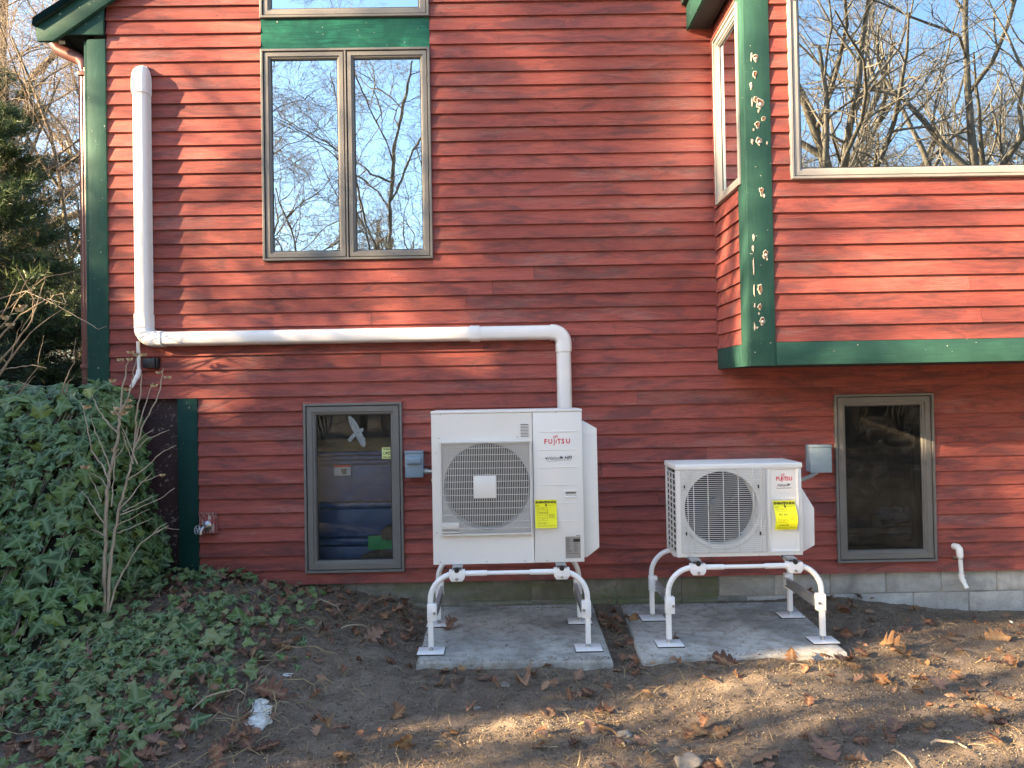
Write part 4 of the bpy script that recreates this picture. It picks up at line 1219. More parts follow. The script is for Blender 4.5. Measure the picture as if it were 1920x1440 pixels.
mb = MB(); mb.box(q0.x + 0.011, q1.x - 0.011, YB - 0.0026, YB - 0.0019, q0.z - 0.020, q0.z - 0.011); mb.build('recess_shade', M['grey_ink'], U)  # dark strip paints the shade under the recess's upper edge
a, c = at(1020, 832, YB), at(1070, 822, YB)
brand_mark(U, a.x, a.z, c.z - a.z, c.x - a.x, YB - 0.002, M['red_ink'])
a = at(1026, 862, YB); script_mark(U, a.x, a.z, 0.026, 0.14, YB - 0.002, M['navy_ink'], 'Halcyon', 'HFI')
energy_label(U, (at(1003, 937.5, YB - 0.006), at(1044.5, 988.5, YB - 0.006)), YB - 0.0035, 0.022, ('15.8-22.2', '9.5 10.2'), 0.0)
a, c = at(1060, 1006, YB), at(1089, 1046, YB)
mb = MB(); mb.box(a.x, c.x, YB - 0.0028, YB - 0.0008, c.z, a.z); pl = mb.build('rating_plate', M['plate'], U)
mb = MB(); w_ = c.x - a.x; h_ = a.z - c.z
mb.box(a.x + w_ * 0.52, c.x - w_ * 0.04, YB - 0.0036, YB - 0.0027, a.z - h_ * 0.25, a.z - h_ * 0.11)
rr = random.Random(9)
for k in range(15):
    v = a.z - h_ * (0.08 + 0.045 * k) ; mb.box(a.x + w_ * 0.06, a.x + w_ * rr.uniform(0.2, 0.45), YB - 0.0034, YB - 0.0027, v - 0.0016, v)
    if k > 4: mb.box(a.x + w_ * 0.55, a.x + w_ * rr.uniform(0.7, 0.92), YB - 0.0034, YB - 0.0027, v - 0.0016, v)
mb.box(a.x + w_ * 0.06, a.x + w_ * 0.9, YB - 0.0034, YB - 0.0027, a.z - h_ * 0.80, a.z - h_ * 0.785)
mb.box(a.x + w_ * 0.7, c.x, YB - 0.0018, YB - 0.0008, a.z + 0.004, a.z + 0.007)
mb.build('plate_print', M['black_ink'], pl)
mb = MB()
for px, py in ((826, 776.5), (978, 773), (1042, 772), (826, 1054), (913, 1052.5), (984, 1051.5), (1026, 1051), (818, 850), (823, 822), (819, 999), (970, 819), (994, 1002.5)):
    q = at(px, py, YB); mb.disc((q.x, YB - 0.003, q.z), 0.0042, n=8, thick=0.003)
mb.build('screw', M['zinc'], U)
# service cover bulging from the right flank
q = [at(1091, 788, YB + 0.12), at(1097, 788, YB + 0.12), at(1116, 802, YB + 0.12), at(1121, 1022, YB + 0.12), at(1098, 1040, YB + 0.12)]
mb = MB(); mb.prism([(bx1 + 0.0005, q[0].z), (bx1 + 0.012, q[0].z), (q[2].x, q[2].z), (q[3].x, q[3].z), (bx1 + 0.02, q[4].z), (bx1 + 0.0005, q[4].z)], YB + 0.045, YB + 0.25)
mb.build('side_cover', M['ac'], U, bevel=0.005)

# ---- the smaller unit
YS = -0.840
sx0, sx1, sz0, sz1 = 1.032, 1.803, 0.541, 1.072
ztop = sz1 + 0.036
V = thing('outdoor_unit', 'small white outdoor heat pump unit with horizontal grille wires, standing under the bay', 'heat pump', (1.417, YS + 0.15, sz0))
f0x, f1x = at(1276, 950, YS).x, at(1437, 950, YS).x
f1z, f0z = at(1357, 877, YS).z, at(1357, 1037, YS).z
gcx, gcz, gr_ = at(1353, 953, YS).x, at(1353, 953, YS).z, 0.226
px0 = at(1437.5, 950, YS).x
mb = MB()
mb.box(sx0, sx1, YS + 0.288, YS + 0.30, sz0, sz1); mb.box(sx1 - 0.012, sx1, YS + 0.004, YS + 0.2875, sz0, sz1)
mb.box(sx0 + 0.001, sx1 - 0.0125, YS + 0.004, YS + 0.2875, sz0, sz0 + 0.02)
mb.box(sx0, sx0 + 0.012, YS + 0.004, YS + 0.03, sz0 + 0.0205, sz1); mb.box(sx0, sx0 + 0.012, YS + 0.265, YS + 0.2875, sz0 + 0.0205, sz1)
mb.build('casing', M['ac'], V, bevel=0.002)
mb = MB(); slab_with_hole(mb, sx0 + 0.001, px0, sz0 + 0.001, sz1 - 0.001, gcx, gcz, gr_, YS, YS + 0.10)
mb.build('front_panel', M['ac'], V, smooth=True, angle=30)
mb = MB(); mb.box(px0 + 0.0005, sx1 - 0.001, YS, YS + 0.02, sz0 + 0.001, sz1 - 0.001); mb.build('service_panel', M['ac'], V, bevel=0.003)
q0, q1 = at(1441, 878, YS), at(1499, 1033, YS)
mb = MB(); pic_frame(mb, q0.x, q1.x, q1.z, q0.z, [(0, YS - 0.0002), (0.001, YS - 0.008), (0.013, YS - 0.0025), (0.018, YS - 0.0022)])
zz = at(1470, 935, YS).z
mb.box(q0.x + 0.018, q1.x - 0.018, YS - 0.006, YS - 0.0005, zz - 0.003, zz + 0.002)
mb.build('raised_border', M['ac'], V)
mb = MB(); mb.box(q0.x + 0.0175, q1.x - 0.0175, YS - 0.0022, YS - 0.0004, q1.z + 0.0175, q0.z - 0.0175); mb.build('label_panel', M['ac'], V)
mb = MB(); mb.box(sx0 - 0.006, sx1 + 0.005, YS - 0.008, YS + 0.305, sz1, ztop); mb.build('top_cover', M['ac'], V, bevel=0.009, seg=3)
mb = MB()
for k in range(2): mb.box(sx0 + 0.05, sx1 - 0.05, YS + 0.08 + k * 0.12, YS + 0.09 + k * 0.12, ztop - 0.001, ztop + 0.002)
mb.build('top_rib', M['ac'], V)
mb = MB(); mb.box(sx0 + 0.013, px0, YS + 0.13, YS + 0.15, sz0 + 0.021, sz1 - 0.005); mb.build('coil', M['coil'], V)
fan(V, (gcx, YS + 0.055, gcz), gr_ * 0.95, 3, M['fan'])
# front grille of thin level wires with a few uprights, bulging a little
yg = YS - 0.018
mb = MB(); n = 43
for i in range(n):
    zz = f0z + 0.010 + (f1z - f0z - 0.018) * i / (n - 1)
    mb.tube([(f0x + 0.004, YS - 0.006, zz), (f0x + 0.012, yg, zz), (f1x - 0.012, yg, zz), (f1x - 0.004, YS - 0.006, zz)], 0.0018, 4)
mb.build('grille_wires', M['ac_in'], V)['kind'] = 'stuff'
mb = MB()
for px in (1290, 1301, 1328, 1357, 1385, 1413, 1427):
    x = at(px, 953, yg).x; mb.tube([(x, YS - 0.004, f0z + 0.002), (x, yg - 0.003, f0z + 0.010), (x, yg - 0.003, f1z - 0.010), (x, YS - 0.004, f1z - 0.002)], 0.0026, 5)
mb.tube([(gcx + (gr_ + 0.025) * math.cos(R(a_)), YS - 0.006, gcz + (gr_ + 0.025) * math.sin(R(a_))) for a_ in range(205, 336, 8)], 0.004, 5)
mb.build('grille_uprights', M['ac_in'], V)
mb = MB(); pic_frame(mb, f0x, f1x, f0z, f1z, [(0.0, YS - 0.0003), (0.001, YS - 0.006), (0.006, YS - 0.006), (0.007, YS - 0.0003)]); mb.build('grille_frame', M['ac_in'], V)
mb = MB()
for px, py in ((1283, 913), (1422, 912), (1287, 1001), (1426, 1000)):
    q = at(px, py, yg); mb.box(q.x - 0.003, q.x + 0.003, yg - 0.006, yg + 0.006, q.z - 0.010, q.z + 0.010)
mb.build('grille_clip', M['rubber'], V)
# side louvres of the left flank
mb = MB(); mb.box(sx0 + 0.006, sx0 + 0.010, YS + 0.031, YS + 0.264, sz0 + 0.03, sz1 - 0.03); mb.build('side_coil', M['coil'], V)
mb = MB()
for i in range(14):
    zz = sz0 + 0.022 + (sz1 - sz0 - 0.045) * i / 13; mb.box(sx0 - 0.001, sx0 + 0.0055, YS + 0.0305, YS + 0.2645, zz - 0.004, zz + 0.004)
for yv in (0.105, 0.185): mb.box(sx0 - 0.0015, sx0 + 0.005, YS + yv - 0.006, YS + yv + 0.006, sz0 + 0.022, sz1 - 0.022)
mb.build('side_grille', M['ac_in'], V)
a, c = at(1454.5, 901, YS), at(1484, 894.5, YS)
brand_mark(V, a.x, a.z, 0.024, c.x - a.x, YS - 0.003, M['red_ink'])
a = at(1456, 912, YS); script_mark(V, a.x, a.z, 0.022, 0.09, YS - 0.003, M['navy_ink'], 'Halcyon')
mb = MB(); a = at(1456, 915, YS)
for k in range(14): mb.box(a.x + k * 0.0065, a.x + k * 0.0065 + 0.0045, YS - 0.0034, YS - 0.0024, a.z - 0.003, a.z + 0.001)
mb.build('small_print', M['grey_ink'], V)
energy_label(V, (at(1448.5, 939, YS - 0.006), at(1491, 991.5, YS - 0.006)), YS - 0.0065, 0.004, ('20.2 20.5', '11.4-11.8'), 0.030, 0.006)
mb = MB()
for px, py in ((1292, 1042), (1424, 1041), (1489, 1040)):
    q = at(px, py, YS); mb.disc((q.x, YS - 0.003, q.z), 0.004, n=8, thick=0.003)
mb.build('screw', M['zinc'], V)
q = [at(1504, 905, YS + 0.12), at(1518, 950, YS + 0.12), at(1519, 1018, YS + 0.12), at(1508, 1030, YS + 0.12)]
mb = MB(); mb.prism([(sx1 + 0.0005, q[0].z + 0.02), (sx1 + 0.006, q[0].z), (q[1].x, q[1].z), (q[2].x, q[2].z), (sx1 + 0.02, q[3].z), (sx1 + 0.0005, q[3].z)], YS + 0.05, YS + 0.23)
mb.build('side_cover', M['ac'], V, bevel=0.004)

# ================================================================== PADS AND STANDS
PZ = 0.050
def rough_slab(name, label, corners, z0, z1, seed, mat):
    """slightly irregular poured slab with a chamfered, chipped rim"""
    rr_ = random.Random(seed)
    t = thing(name, label, 'concrete pad', (sum(c[0] for c in corners) / 4, sum(c[1] for c in corners) / 4, z0), 'concrete pads in front of the house')
    mb = MB(); n = 16
    rim = []
    for i in range(4):
        a, b_ = corners[i], corners[(i + 1) % 4]
        for k in range(n): rim.append((a[0] + (b_[0] - a[0]) * k / n, a[1] + (b_[1] - a[1]) * k / n))
    cx_ = sum(p[0] for p in rim) / len(rim); cy_ = sum(p[1] for p in rim) / len(rim)
    m = len(rim); vs = []
    for lvl, (s, zz) in enumerate(((0.0, z0), (0.0, z1 - 0.014), (0.004, z1 - 0.004), (0.016, z1))):
        for (x, y) in rim:
            dx, dy = cx_ - x, cy_ - y; l = math.hypot(dx, dy); j = rr_.uniform(-0.003, 0.003) if lvl else 0
            vs.append((x + dx / l * (s + j), y + dy / l * (s + j), zz + (rr_.uniform(-0.002, 0.001) if lvl in (1, 2) else 0)))
    fs = [(k * m + i, k * m + (i + 1) % m, (k + 1) * m + (i + 1) % m, (k + 1) * m + i) for k in range(3) for i in range(m)]
    fs += [tuple(3 * m + i for i in range(m)), tuple(range(m - 1, -1, -1))]
    mb.add(vs, fs)
    mb.build('slab', mat, t, smooth=True, angle=50)
    return t
rough_slab('concrete_pad', 'concrete pad under the taller heat pump unit', [(-0.53, -1.16), (0.578, -1.19), (0.595, -0.05), (-0.54, -0.05)], -0.10, PZ, 1, M['pad'])
rough_slab('concrete_pad', 'concrete pad under the smaller heat pump unit', [(0.738, -1.185), (1.925, -1.135), (1.99, -0.10), (0.80, -0.08)], -0.10, PZ, 2, M['pad'])

def stand(x0, x1, yf, yb, ztube, unit_z, rails, label, loc):
    t = thing('equipment_stand', label, 'stand', loc, 'white tubular stands on the pads')
    rt = 0.0165
    hoops = []
    for y in (yf, yb):
        rad = 0.155
        # inner telescoping legs
        for sgn, x in ((1, x0), (-1, x1)):
            mb = MB(); mb.tube([(x, y, PZ + 0.035), (x, y, 0.30)], 0.0148, 4, square=True); mb.build('leg', M['steel'], t, bevel=0.002)
            mb = MB(); mb.tube([(x, y, PZ + 0.006), (x, y, PZ + 0.04)], [0.009, 0.007], 8); mb.tube([(x, y, PZ + 0.008), (x, y, PZ + 0.02)], 0.013, 6); mb.build('levelling_bolt', M['zinc'], t)
            mb = MB(); mb.box(x - 0.078, x + 0.078, y - 0.062, y + 0.062, PZ + 0.006, PZ + 0.0105); mb.build('foot_plate', M['steel'], t, bevel=0.0015)
            mb = MB(); mb.box(x - 0.080, x + 0.080, y - 0.064, y + 0.064, PZ + 0.001, PZ + 0.0055); mb.build('rubber_mat', M['rubber'], t)
            # bent upper tube
            cz = ztube - rad
            path = [(x, y, 0.27), (x, y, cz)] + [(x + sgn * (rad - rad * math.cos(R(a))), y, cz + rad * math.sin(R(a))) for a in range(9, 91, 9)]
            xm = x + sgn * (0.335 if (x1 - x0) < 1 else 0.33)
            path.append((xm, y, ztube))
            mb = MB(); mb.tube(path, rt, 8, square=False); mb.build('bent_tube', M['steel'], t, smooth=True, angle=50)
            # sleeve where the brace bolts on
            mb = MB(); mb.box(x - 0.019 if sgn > 0 else x - 0.036, x + 0.036 if sgn > 0 else x + 0.019, y - 0.021, y + 0.021, 0.235, 0.335); mb.build('leg_sleeve', M['steel'], t, bevel=0.005)
            bx_ = x + sgn * 0.025
            mb = MB(); mb.disc((bx_, y - 0.024, 0.283), 0.009, n=6, thick=0.004); mb.build('bolt', M['zinc'], t)
        mb = MB(); mb.tube([(x0 + 0.30, y, ztube), (x1 - 0.30, y, ztube)], 0.0125, 8); mb.build('crossbar', M['steel'], t, smooth=True, angle=50)
        for x in rails:
            mb = MB(); mb.prism([(x - 0.046, ztube + 0.022), (x + 0.046, ztube + 0.022), (x + 0.046, ztube - 0.022), (x + 0.032, ztube - 0.042), (x - 0.032, ztube - 0.042), (x - 0.046, ztube - 0.022)], y - 0.022, y + 0.022)
            mb.build('rail_bracket', M['steel'], t, bevel=0.002)
            mb = MB(); mb.disc((x, y - 0.026, ztube - 0.028), 0.009, n=6, thick=0.004); mb.build('bolt', M['zinc'], t)
    for x in rails:
        z0, z1 = ztube + 0.0225, unit_z - 0.012
        mb = MB()
        ya_, yb_ = yf - 0.02, yb + 0.02
        mb.box(x - 0.030, x + 0.030, ya_, yb_, z0, z0 + 0.004); mb.box(x - 0.030, x - 0.026, ya_, yb_, z0 + 0.0041, z1); mb.box(x + 0.026, x + 0.030, ya_, yb_, z0 + 0.0041, z1)
        mb.build('rail', M['galv'], t)
        mb = MB(); mb.box(x - 0.0255, x + 0.0255, ya_ + 0.012, yb_, z0 + 0.0045, z1 - 0.001); mb.build('rail_hollow_shade', M['dark'], t)  # dark fill stands for the shade inside the open rail
        mb = MB(); mb.disc((x + 0.0, ya_ + 0.004, (z0 + z1) / 2 + 0.002), 0.015, n=14, thick=0.008); mb.disc((x, ya_ - 0.004, (z0 + z1) / 2 + 0.004), 0.008, n=8, thick=0.006); mb.build('rubber_mount', M['rubber'], t)
        mb = MB(); mb.box(x - 0.03, x + 0.03, ya_ + 0.05, ya_ + 0.12, z1 + 0.0005, unit_z - 0.0006); mb.box(x - 0.03, x + 0.03, yb_ - 0.19, yb_ - 0.12, z1 + 0.0005, unit_z - 0.0006); mb.build('unit_foot', M['galv'], t)
    for sgn, x in ((1, x0), (-1, x1)):
        bx_ = x + sgn * 0.028
        z_b, z_f = (0.285, 0.283)
        mb = MB(); mb.box(bx_ - 0.002, bx_ + 0.002, yf + 0.022, yb - 0.022, z_f - 0.024, z_f + 0.024); mb.box(bx_ - 0.012, bx_ + 0.012, yf + 0.022, yb - 0.022, z_f + 0.0241, z_f + 0.0275); mb.box(bx_ - 0.012, bx_ + 0.012, yf + 0.022, yb - 0.022, z_f - 0.0275, z_f - 0.0241)
        mb.build('side_brace', M['galv'], t)
    return t
zt1 = at(960, 1073, -0.985).z
zt2 = at(1400, 1062, -0.945).z
stand(-0.462, 0.462, -0.990, -0.472, zt1, 0.540, [at(857, 1073, -.985).x, at(1053, 1073, -.985).x], 'white tubular stand carrying the taller heat pump unit', (0, -0.73, PZ))
stand(0.948, 1.866, -0.945, -0.438, zt2, 0.541, [at(1308, 1064, -.945).x, at(1489, 1060, -.945).x], 'white tubular stand carrying the smaller heat pump unit', (1.41, -0.69, PZ))

# ================================================================== GROUND
def sstep(a, b, x):
    t = np.clip((np.asarray(x, float) - a) / (b - a), 0, 1); return t * t * (3 - 2 * t)
_rs = np.random.RandomState(4)
_lat = _rs.rand(64, 64)
def vnoise(x, y):
    xi = np.floor(x).astype(int); yi = np.floor(y).astype(int); fx = x - xi; fy = y - yi
    fx = fx * fx * (3 - 2 * fx); fy = fy * fy * (3 - 2 * fy)
    a = _lat[xi % 64, yi % 64]; b = _lat[(xi + 1) % 64, yi % 64]; c = _lat[xi % 64, (yi + 1) % 64]; d = _lat[(xi + 1) % 64, (yi + 1) % 64]
    return (a * (1 - fx) + b * fx) * (1 - fy) + (c * (1 - fx) + d * fx) * fy - 0.5
def fbm(x, y, f, o=4):
    s = 0; a = 1.0
    for i in range(o): s = s + a * vnoise(x * f + 17.3 * i, y * f + 9.1 * i); f *= 2.03; a *= 0.5
    return s
def G(x, y):
    x = np.asarray(x, float); y = np.asarray(y, float)
    z = 0.020 + 0 * x
    left = 0.075 * sstep(-0.55, -0.85, x) + 0.075 * sstep(-0.75, -1.25, x) + 0.14 * sstep(-1.15, -2.2, x)
    z = z + left * (0.25 + 0.75 * sstep(-2.1, -0.5, y))
    z = z - 0.105 * sstep(2.2, 3.7, x) * sstep(-1.2, 0.0, y) + 0.05 * np.exp(-((x - 2.25) / 0.22) ** 2 - ((y + 0.15) / 0.25) ** 2)
    z = z + 0.03 * np.exp(-((x - 1.75) / 0.28) ** 2 - ((y + 1.30) / 0.10) ** 2)
    z = z + 0.5 * sstep(-4.0, -12, x) * sstep(-6, 3, y)
    z = z + 0.035 * sstep(-1.25, -1.6, y) * sstep(-3.2, -2.2, y) * np.cos((x - 1.2) * 1.3) * 0.5
    rough = 1 - 0.0 * x
    z = z + 0.030 * fbm(x, y, 1.7) + 0.016 * fbm(x + 5, y, 9, 3) + 0.007 * fbm(x, y + 3, 34, 2)
    far = sstep(6, 30, np.hypot(x, y + 3))
    return z + far * 0.5 * fbm(x, y, 0.12, 2)

def fast_mesh(name, V, F, mat, smooth=False, attrs=None, parent=None):
    """V (n,3) array, F (m,k) array of equal-sized faces"""
    V = np.asarray(V, np.float32); F = np.asarray(F, np.int32); m, k = F.shape
    me = bpy.data.meshes.new(name)
    me.vertices.add(len(V)); me.vertices.foreach_set('co', V.ravel())
    me.loops.add(m * k); me.loops.foreach_set('vertex_index', F.ravel())
    me.polygons.add(m); me.polygons.foreach_set('loop_start', np.arange(0, m * k, k, dtype=np.int32))
    try: me.polygons.foreach_set('loop_total', np.full(m, k, np.int32))
    except Exception: pass
    if smooth: me.polygons.foreach_set('use_smooth', np.ones(m, bool))
    me.update(calc_edges=True)
    for nm, arr in (attrs or {}).items():
        a = me.attributes.new(nm, 'FLOAT', 'POINT'); a.data.foreach_set('value', np.asarray(arr, np.float32))
    me.materials.append(mat)
    o = bpy.data.objects.new(name, me); col.objects.link(o)
    if parent is not None: o.parent = parent
    return o

gx = np.concatenate([-np.geomspace(240, 4.6, 40), np.arange(-4.5, 4.8, 0.022), np.geomspace(4.85, 240, 40)])
gy = np.concatenate([-np.geomspace(240, 3.25, 46), np.arange(-3.2, 0.2, 0.022), np.geomspace(0.25, 240, 44)])
XX, YY = np.meshgrid(gx, gy)
ZZ = G(XX, YY)
nx_, ny_ = len(gx), len(gy)
idx = np.arange(nx_ * ny_).reshape(ny_, nx_)
F = np.stack([idx[:-1, :-1], idx[:-1, 1:], idx[1:, 1:], idx[1:, :-1]], -1).reshape(-1, 4)
gr = fast_mesh('ground', np.stack([XX, YY, ZZ], -1).reshape(-1, 3), F, M['ground'], smooth=True)
struct(gr, 'bare dark soil in front of the house, strewn with leaves', 'ground')

# ---------------------------------------------------------------- scattering helpers
def rot_from(normal, spin):
    """matrices whose z column is the normal, y column a tip direction spun about it"""
    n = normal / np.linalg.norm(normal, axis=1, keepdims=True)
    ref = np.tile(np.array([0.0, 0.0, -1.0]), (len(n), 1)); bad = np.abs(n[:, 2]) > 0.95; ref[bad] = (0.0, -1.0, 0.0)
    y = ref - n * (ref * n).sum(1, keepdims=True); y /= np.linalg.norm(y, axis=1, keepdims=True)
    x = np.cross(y, n)
    c, s = np.cos(spin)[:, None], np.sin(spin)[:, None]
    y2 = y * c + x * s; x2 = np.cross(y2, n)
    return np.stack([x2, y2, n], -1)

def scatter(name, bases, P, Rm_, size, mat, rs, parent=None, kind=None, off=None):
    """one mesh from many copies of the base shapes"""
    Vs, Fs, T, E_ = [], [], [], []
    nv = 0; pick = rs.randint(0, len(bases), len(P)); tone = rs.rand(len(P))
    for b, (bv, bf, ba) in enumerate(bases):
        ii = np.where(pick == b)[0]
        if not len(ii): continue
        v = np.einsum('nij,kj->nki', Rm_[ii], bv) * size[ii][:, None, None] + P[ii][:, None, :]
        k = len(bv)
        f = bf[None, :, :] + (np.arange(len(ii)) * k)[:, None, None] + nv
        Vs.append(v.reshape(-1, 3)); Fs.append(f.reshape(-1, bf.shape[1])); nv += k * len(ii)
        T.append(np.repeat(tone[ii], k)); E_.append(np.tile(ba, len(ii)))
    V_ = np.concatenate(Vs)
    if off is not None: V_ = V_ - np.asarray(off)
    o = fast_mesh(name, V_, np.concatenate(Fs), mat, attrs={'tone': np.concatenate(T), 'vein': np.concatenate(E_)}, parent=parent)
    if kind: o['kind'] = kind
    return o

def ivy_base(seed):
    r = np.random.RandomState(seed); j = lambda s: r.uniform(-s, s)
    half = [(0.36 + j(.06), -0.16 + j(.05)), (0.40 + j(.04), 0.06), (0.62 + j(.07), 0.24 + j(.06)), (0.37 + j(.04), 0.42 + j(.04))]
    out = [(0.0, -0.02)] + half + [(0.0, 0.94 + j(.12))] + [(-x + j(.05), y + j(.04)) for x, y in reversed(half)]
    v = [(0, 0.20, 0.0)] + [(x, y, 0) for x, y in out]
    v = np.array(v, float)
    v[:, 2] = -0.28 * (v[:, 0] ** 2) - 0.22 * np.clip(v[:, 1] - 0.2, 0, 2) ** 2 + r.uniform(-.04, .04, len(v))
    v[0, 2] += 0.05
    v[:, 1] -= 0.2
    n = len(out)
    f = np.array([(0, 1 + i, 1 + (i + 1) % n) for i in range(n)])
    vein = np.array([1.0] + [1.0, 1.0, 0.0, 1.0, 0.0, 1.0, 0.0, 1.0, 0.0, 1.0])
    return v, f, vein
IVY = [ivy_base(s) for s in range(6)]

def oak_base(seed, curl=0.5, n=14):
    r = np.random.RandomState(seed)
    ys = np.linspace(0, 1, n); L = []
    lob = 0.20 + 0.0 * ys
    env = np.sin(np.pi * np.clip(ys * 0.92 + 0.06, 0, 1)) ** 0.8 * (0.30 + 0.12 * np.sin(np.pi * ys))
    zig = np.array([1.0, 0.42, 0.9])[np.arange(n) % 3]
    v = []; vein = []
    k1, k2, k3 = r.uniform(-curl, curl * 1.4), r.uniform(-curl, curl), r.uniform(0, 6.3)
    for i, y in enumerate(ys):
        for s in (-1, 0, 1):
            w_ = env[i] * (zig[i] if 0 < i < n - 1 else 0.15) * r.uniform(0.8, 1.2)
            x = s * w_; yy_ = y - (0.10 * zig[i] * -abs(s)) - 0.05
            z_ = k1 * x * x * 2.2 + k2 * (y - 0.5) ** 2 + 0.05 * math.sin(5 * y + k3) * (1 + s) + r.uniform(-.025, .025)
            v.append((x, yy_ - 0.5, z_)); vein.append(1.0 if s == 0 else 0.0)
    f = []
    for i in range(n - 1):
        a = i * 3
        f += [(a, a + 1, a + 4), (a, a + 4, a + 3), (a + 1, a + 2, a + 5), (a + 1, a + 5, a + 4)]
    v = np.array(v); v[:, 2] -= v[:, 2].min() * 0.8
    return v, np.array(f), np.array(vein)
OAK = [oak_base(20 + s, 0.55 if s < 7 else 1.3) for s in range(10)]

def blade_base(seed):
    r = np.random.RandomState(seed); b = r.uniform(-.35, .35); c = r.uniform(-.05, .25)
    v = []
    for i, t in enumerate((0, .33, .66, 1)):
        w_ = 0.022 * (1 - 0.6 * t)
        v += [(b * t * t - w_, t - .5, c * math.sin(3.1 * t)), (b * t * t + w_, t - .5, c * math.sin(3.1 * t) + .01)]
    f = [(0, 1, 3), (0, 3, 2), (2, 3, 5), (2, 5, 4), (4, 5, 7), (4, 7, 6)]
    return np.array(v), np.array(f), np.zeros(8)
BLADE = [blade_base(s) for s in range(6)]
def crumb_base(seed):
    r = np.random.RandomState(seed)
    v = np.array([(1, 0, 0), (-.5, .86, 0), (-.5, -.86, 0), (0, 0, .9), (0.1, 0, -.6)]) * r.uniform(.6, 1.2, (5, 3))
    f = np.array([(0, 1, 3), (1, 2, 3), (2, 0, 3), (1, 0, 4), (2, 1, 4), (0, 2, 4)])
    return v, f, np.zeros(5)
CRUMB = [crumb_base(s) for s in range(5)]
ICO = []

ROTI = np.array(ROT.transposed()); CAMN = np.array(CAM)
def project(P):
    c = (P - CAMN) @ ROTI.T
    return np.stack([CW / 2 + FPX * c[:, 0] / -c[:, 2], CH / 2 - FPX * c[:, 1] / -c[:, 2]], -1)
def gnormal(x, y, e=0.04, H=G):
    n = np.stack([-(H(x + e, y) - H(x - e, y)) / (2 * e), -(H(x, y + e) - H(x, y - e)) / (2 * e), np.ones_like(x)], -1)
    return n / np.linalg.norm(n, axis=1, keepdims=True)
def on_pad(x, y):
    return ((x > -0.55) & (x < 0.60) & (y > -1.19)) | ((x > 0.73) & (x < 1.98) & (y > -1.18))

# ---------------------------------------------------------------- ivy
rs = np.random.RandomState(11)
def HM(x, y):
    """height of the ivy-covered bank at the left corner of the house"""
    x = np.asarray(x, float); y = np.asarray(y, float)
    wob = 0.16 * fbm(x, y, 1.4, 3)
    fx = sstep(-2.42, -2.80, x + wob * 0.8 - 0.12 * sstep(-0.2, -1.0, y))
    fy = sstep(-1.45, -0.35, y + 0.9 * wob)
    top = 1.24 + 0.03 * np.sin(x * 3) + 0.16 * fbm(x + 3, y, 2.2, 3) + 0.10 * sstep(-3.3, -3.9, x)
    return G(x, y) + top * fx * fy ** 0.8
mx = np.arange(-5.6, -2.2, 0.05); my = np.arange(-1.9, 0.0, 0.05)
XX, YY = np.meshgrid(mx, my); ZZ = HM(XX, YY) - 0.05
idx = np.arange(len(mx) * len(my)).reshape(len(my), len(mx))
F = np.stack([idx[:-1, :-1], idx[:-1, 1:], idx[1:, 1:], idx[1:, :-1]], -1).reshape(-1, 4)
ivy_root = thing('ivy_bank', 'tall bank of glossy dark green ivy heaped against the left corner of the house', 'ivy', (-3.5, -0.7, 0.2))
M['ivy_core'] = plain('ivy_gap_shade', (0.012, 0.014, 0.008), 0.9, var=0.5, scale=20)  # near-black colour gives the shade in gaps between leaves
ro = np.array(ivy_root.location)
fast_mesh('shade_core', np.stack([XX, YY, ZZ], -1).reshape(-1, 3) - ro, F, M['ivy_core'], smooth=True, parent=ivy_root)
N = 60000
x = rs.uniform(-5.0, -2.3, N); y = rs.uniform(-1.75, -0.02, N)
n = gnormal(x, y, 0.05, HM)
keep = (rs.rand(N) < np.clip(1 / n[:, 2], 1, 7) / 7 * 0.44) & (HM(x, y) - G(x, y) > 0.10) & ~((x > -2.9) & (y > -0.05))
x, y, n = x[keep], y[keep], n[keep]
P = np.stack([x, y, HM(x, y)], -1) + n * rs.uniform(-0.03, 0.085, (len(x), 1))
nn = n * 0.9 + np.array([0.05, -0.45, 0.35]) + rs.normal(0, 0.40, (len(x), 3))
Rm_ = rot_from(nn, rs.normal(0, 0.9, len(x)))
size = rs.uniform(0.038, 0.100, len(x)) * np.where(rs.rand(len(x)) < 0.12, 1.35, 1.0) * (1 + 0.25 * sstep(1.1, 1.5, P[:, 2]))
px = project(P)
vis = (px[:, 0] > 0) & (px[:, 0] < 400)
front = np.argsort(-(size / (P[:, 1] + 5.4)) * vis * (n[:, 1] < 0.2))[:290]
mask = np.ones(len(x), bool); mask[front] = False
scatter('leaf_mass', IVY, P[mask], Rm_[mask], size[mask], M['ivy'], rs, ivy_root, 'stuff', ro)
ivy_me = []
for bv, bf, ba in IVY:
    o = fast_mesh('leaf', bv, bf, M['ivy'], attrs={'tone': np.zeros(len(bv)), 'vein': ba}); ivy_me.append(o.data); bpy.data.objects.remove(o)
def leaf_obj(name, me, p, rm, s, parent=None, off=(0, 0, 0)):
    o = bpy.data.objects.new(name, me); col.objects.link(o)
    m = Matrix.Identity(4)
    for i in range(3):
        for j in range(3): m[i][j] = float(rm[i][j]) * s
        m[i][3] = float(p[i] - off[i])
    o.matrix_local = m
    if parent is not None: o.parent = parent; o.matrix_local = m
    return o
for i in front: leaf_obj('leaf', ivy_me[i % 6], P[i], Rm_[i], float(size[i]), ivy_root, ro)
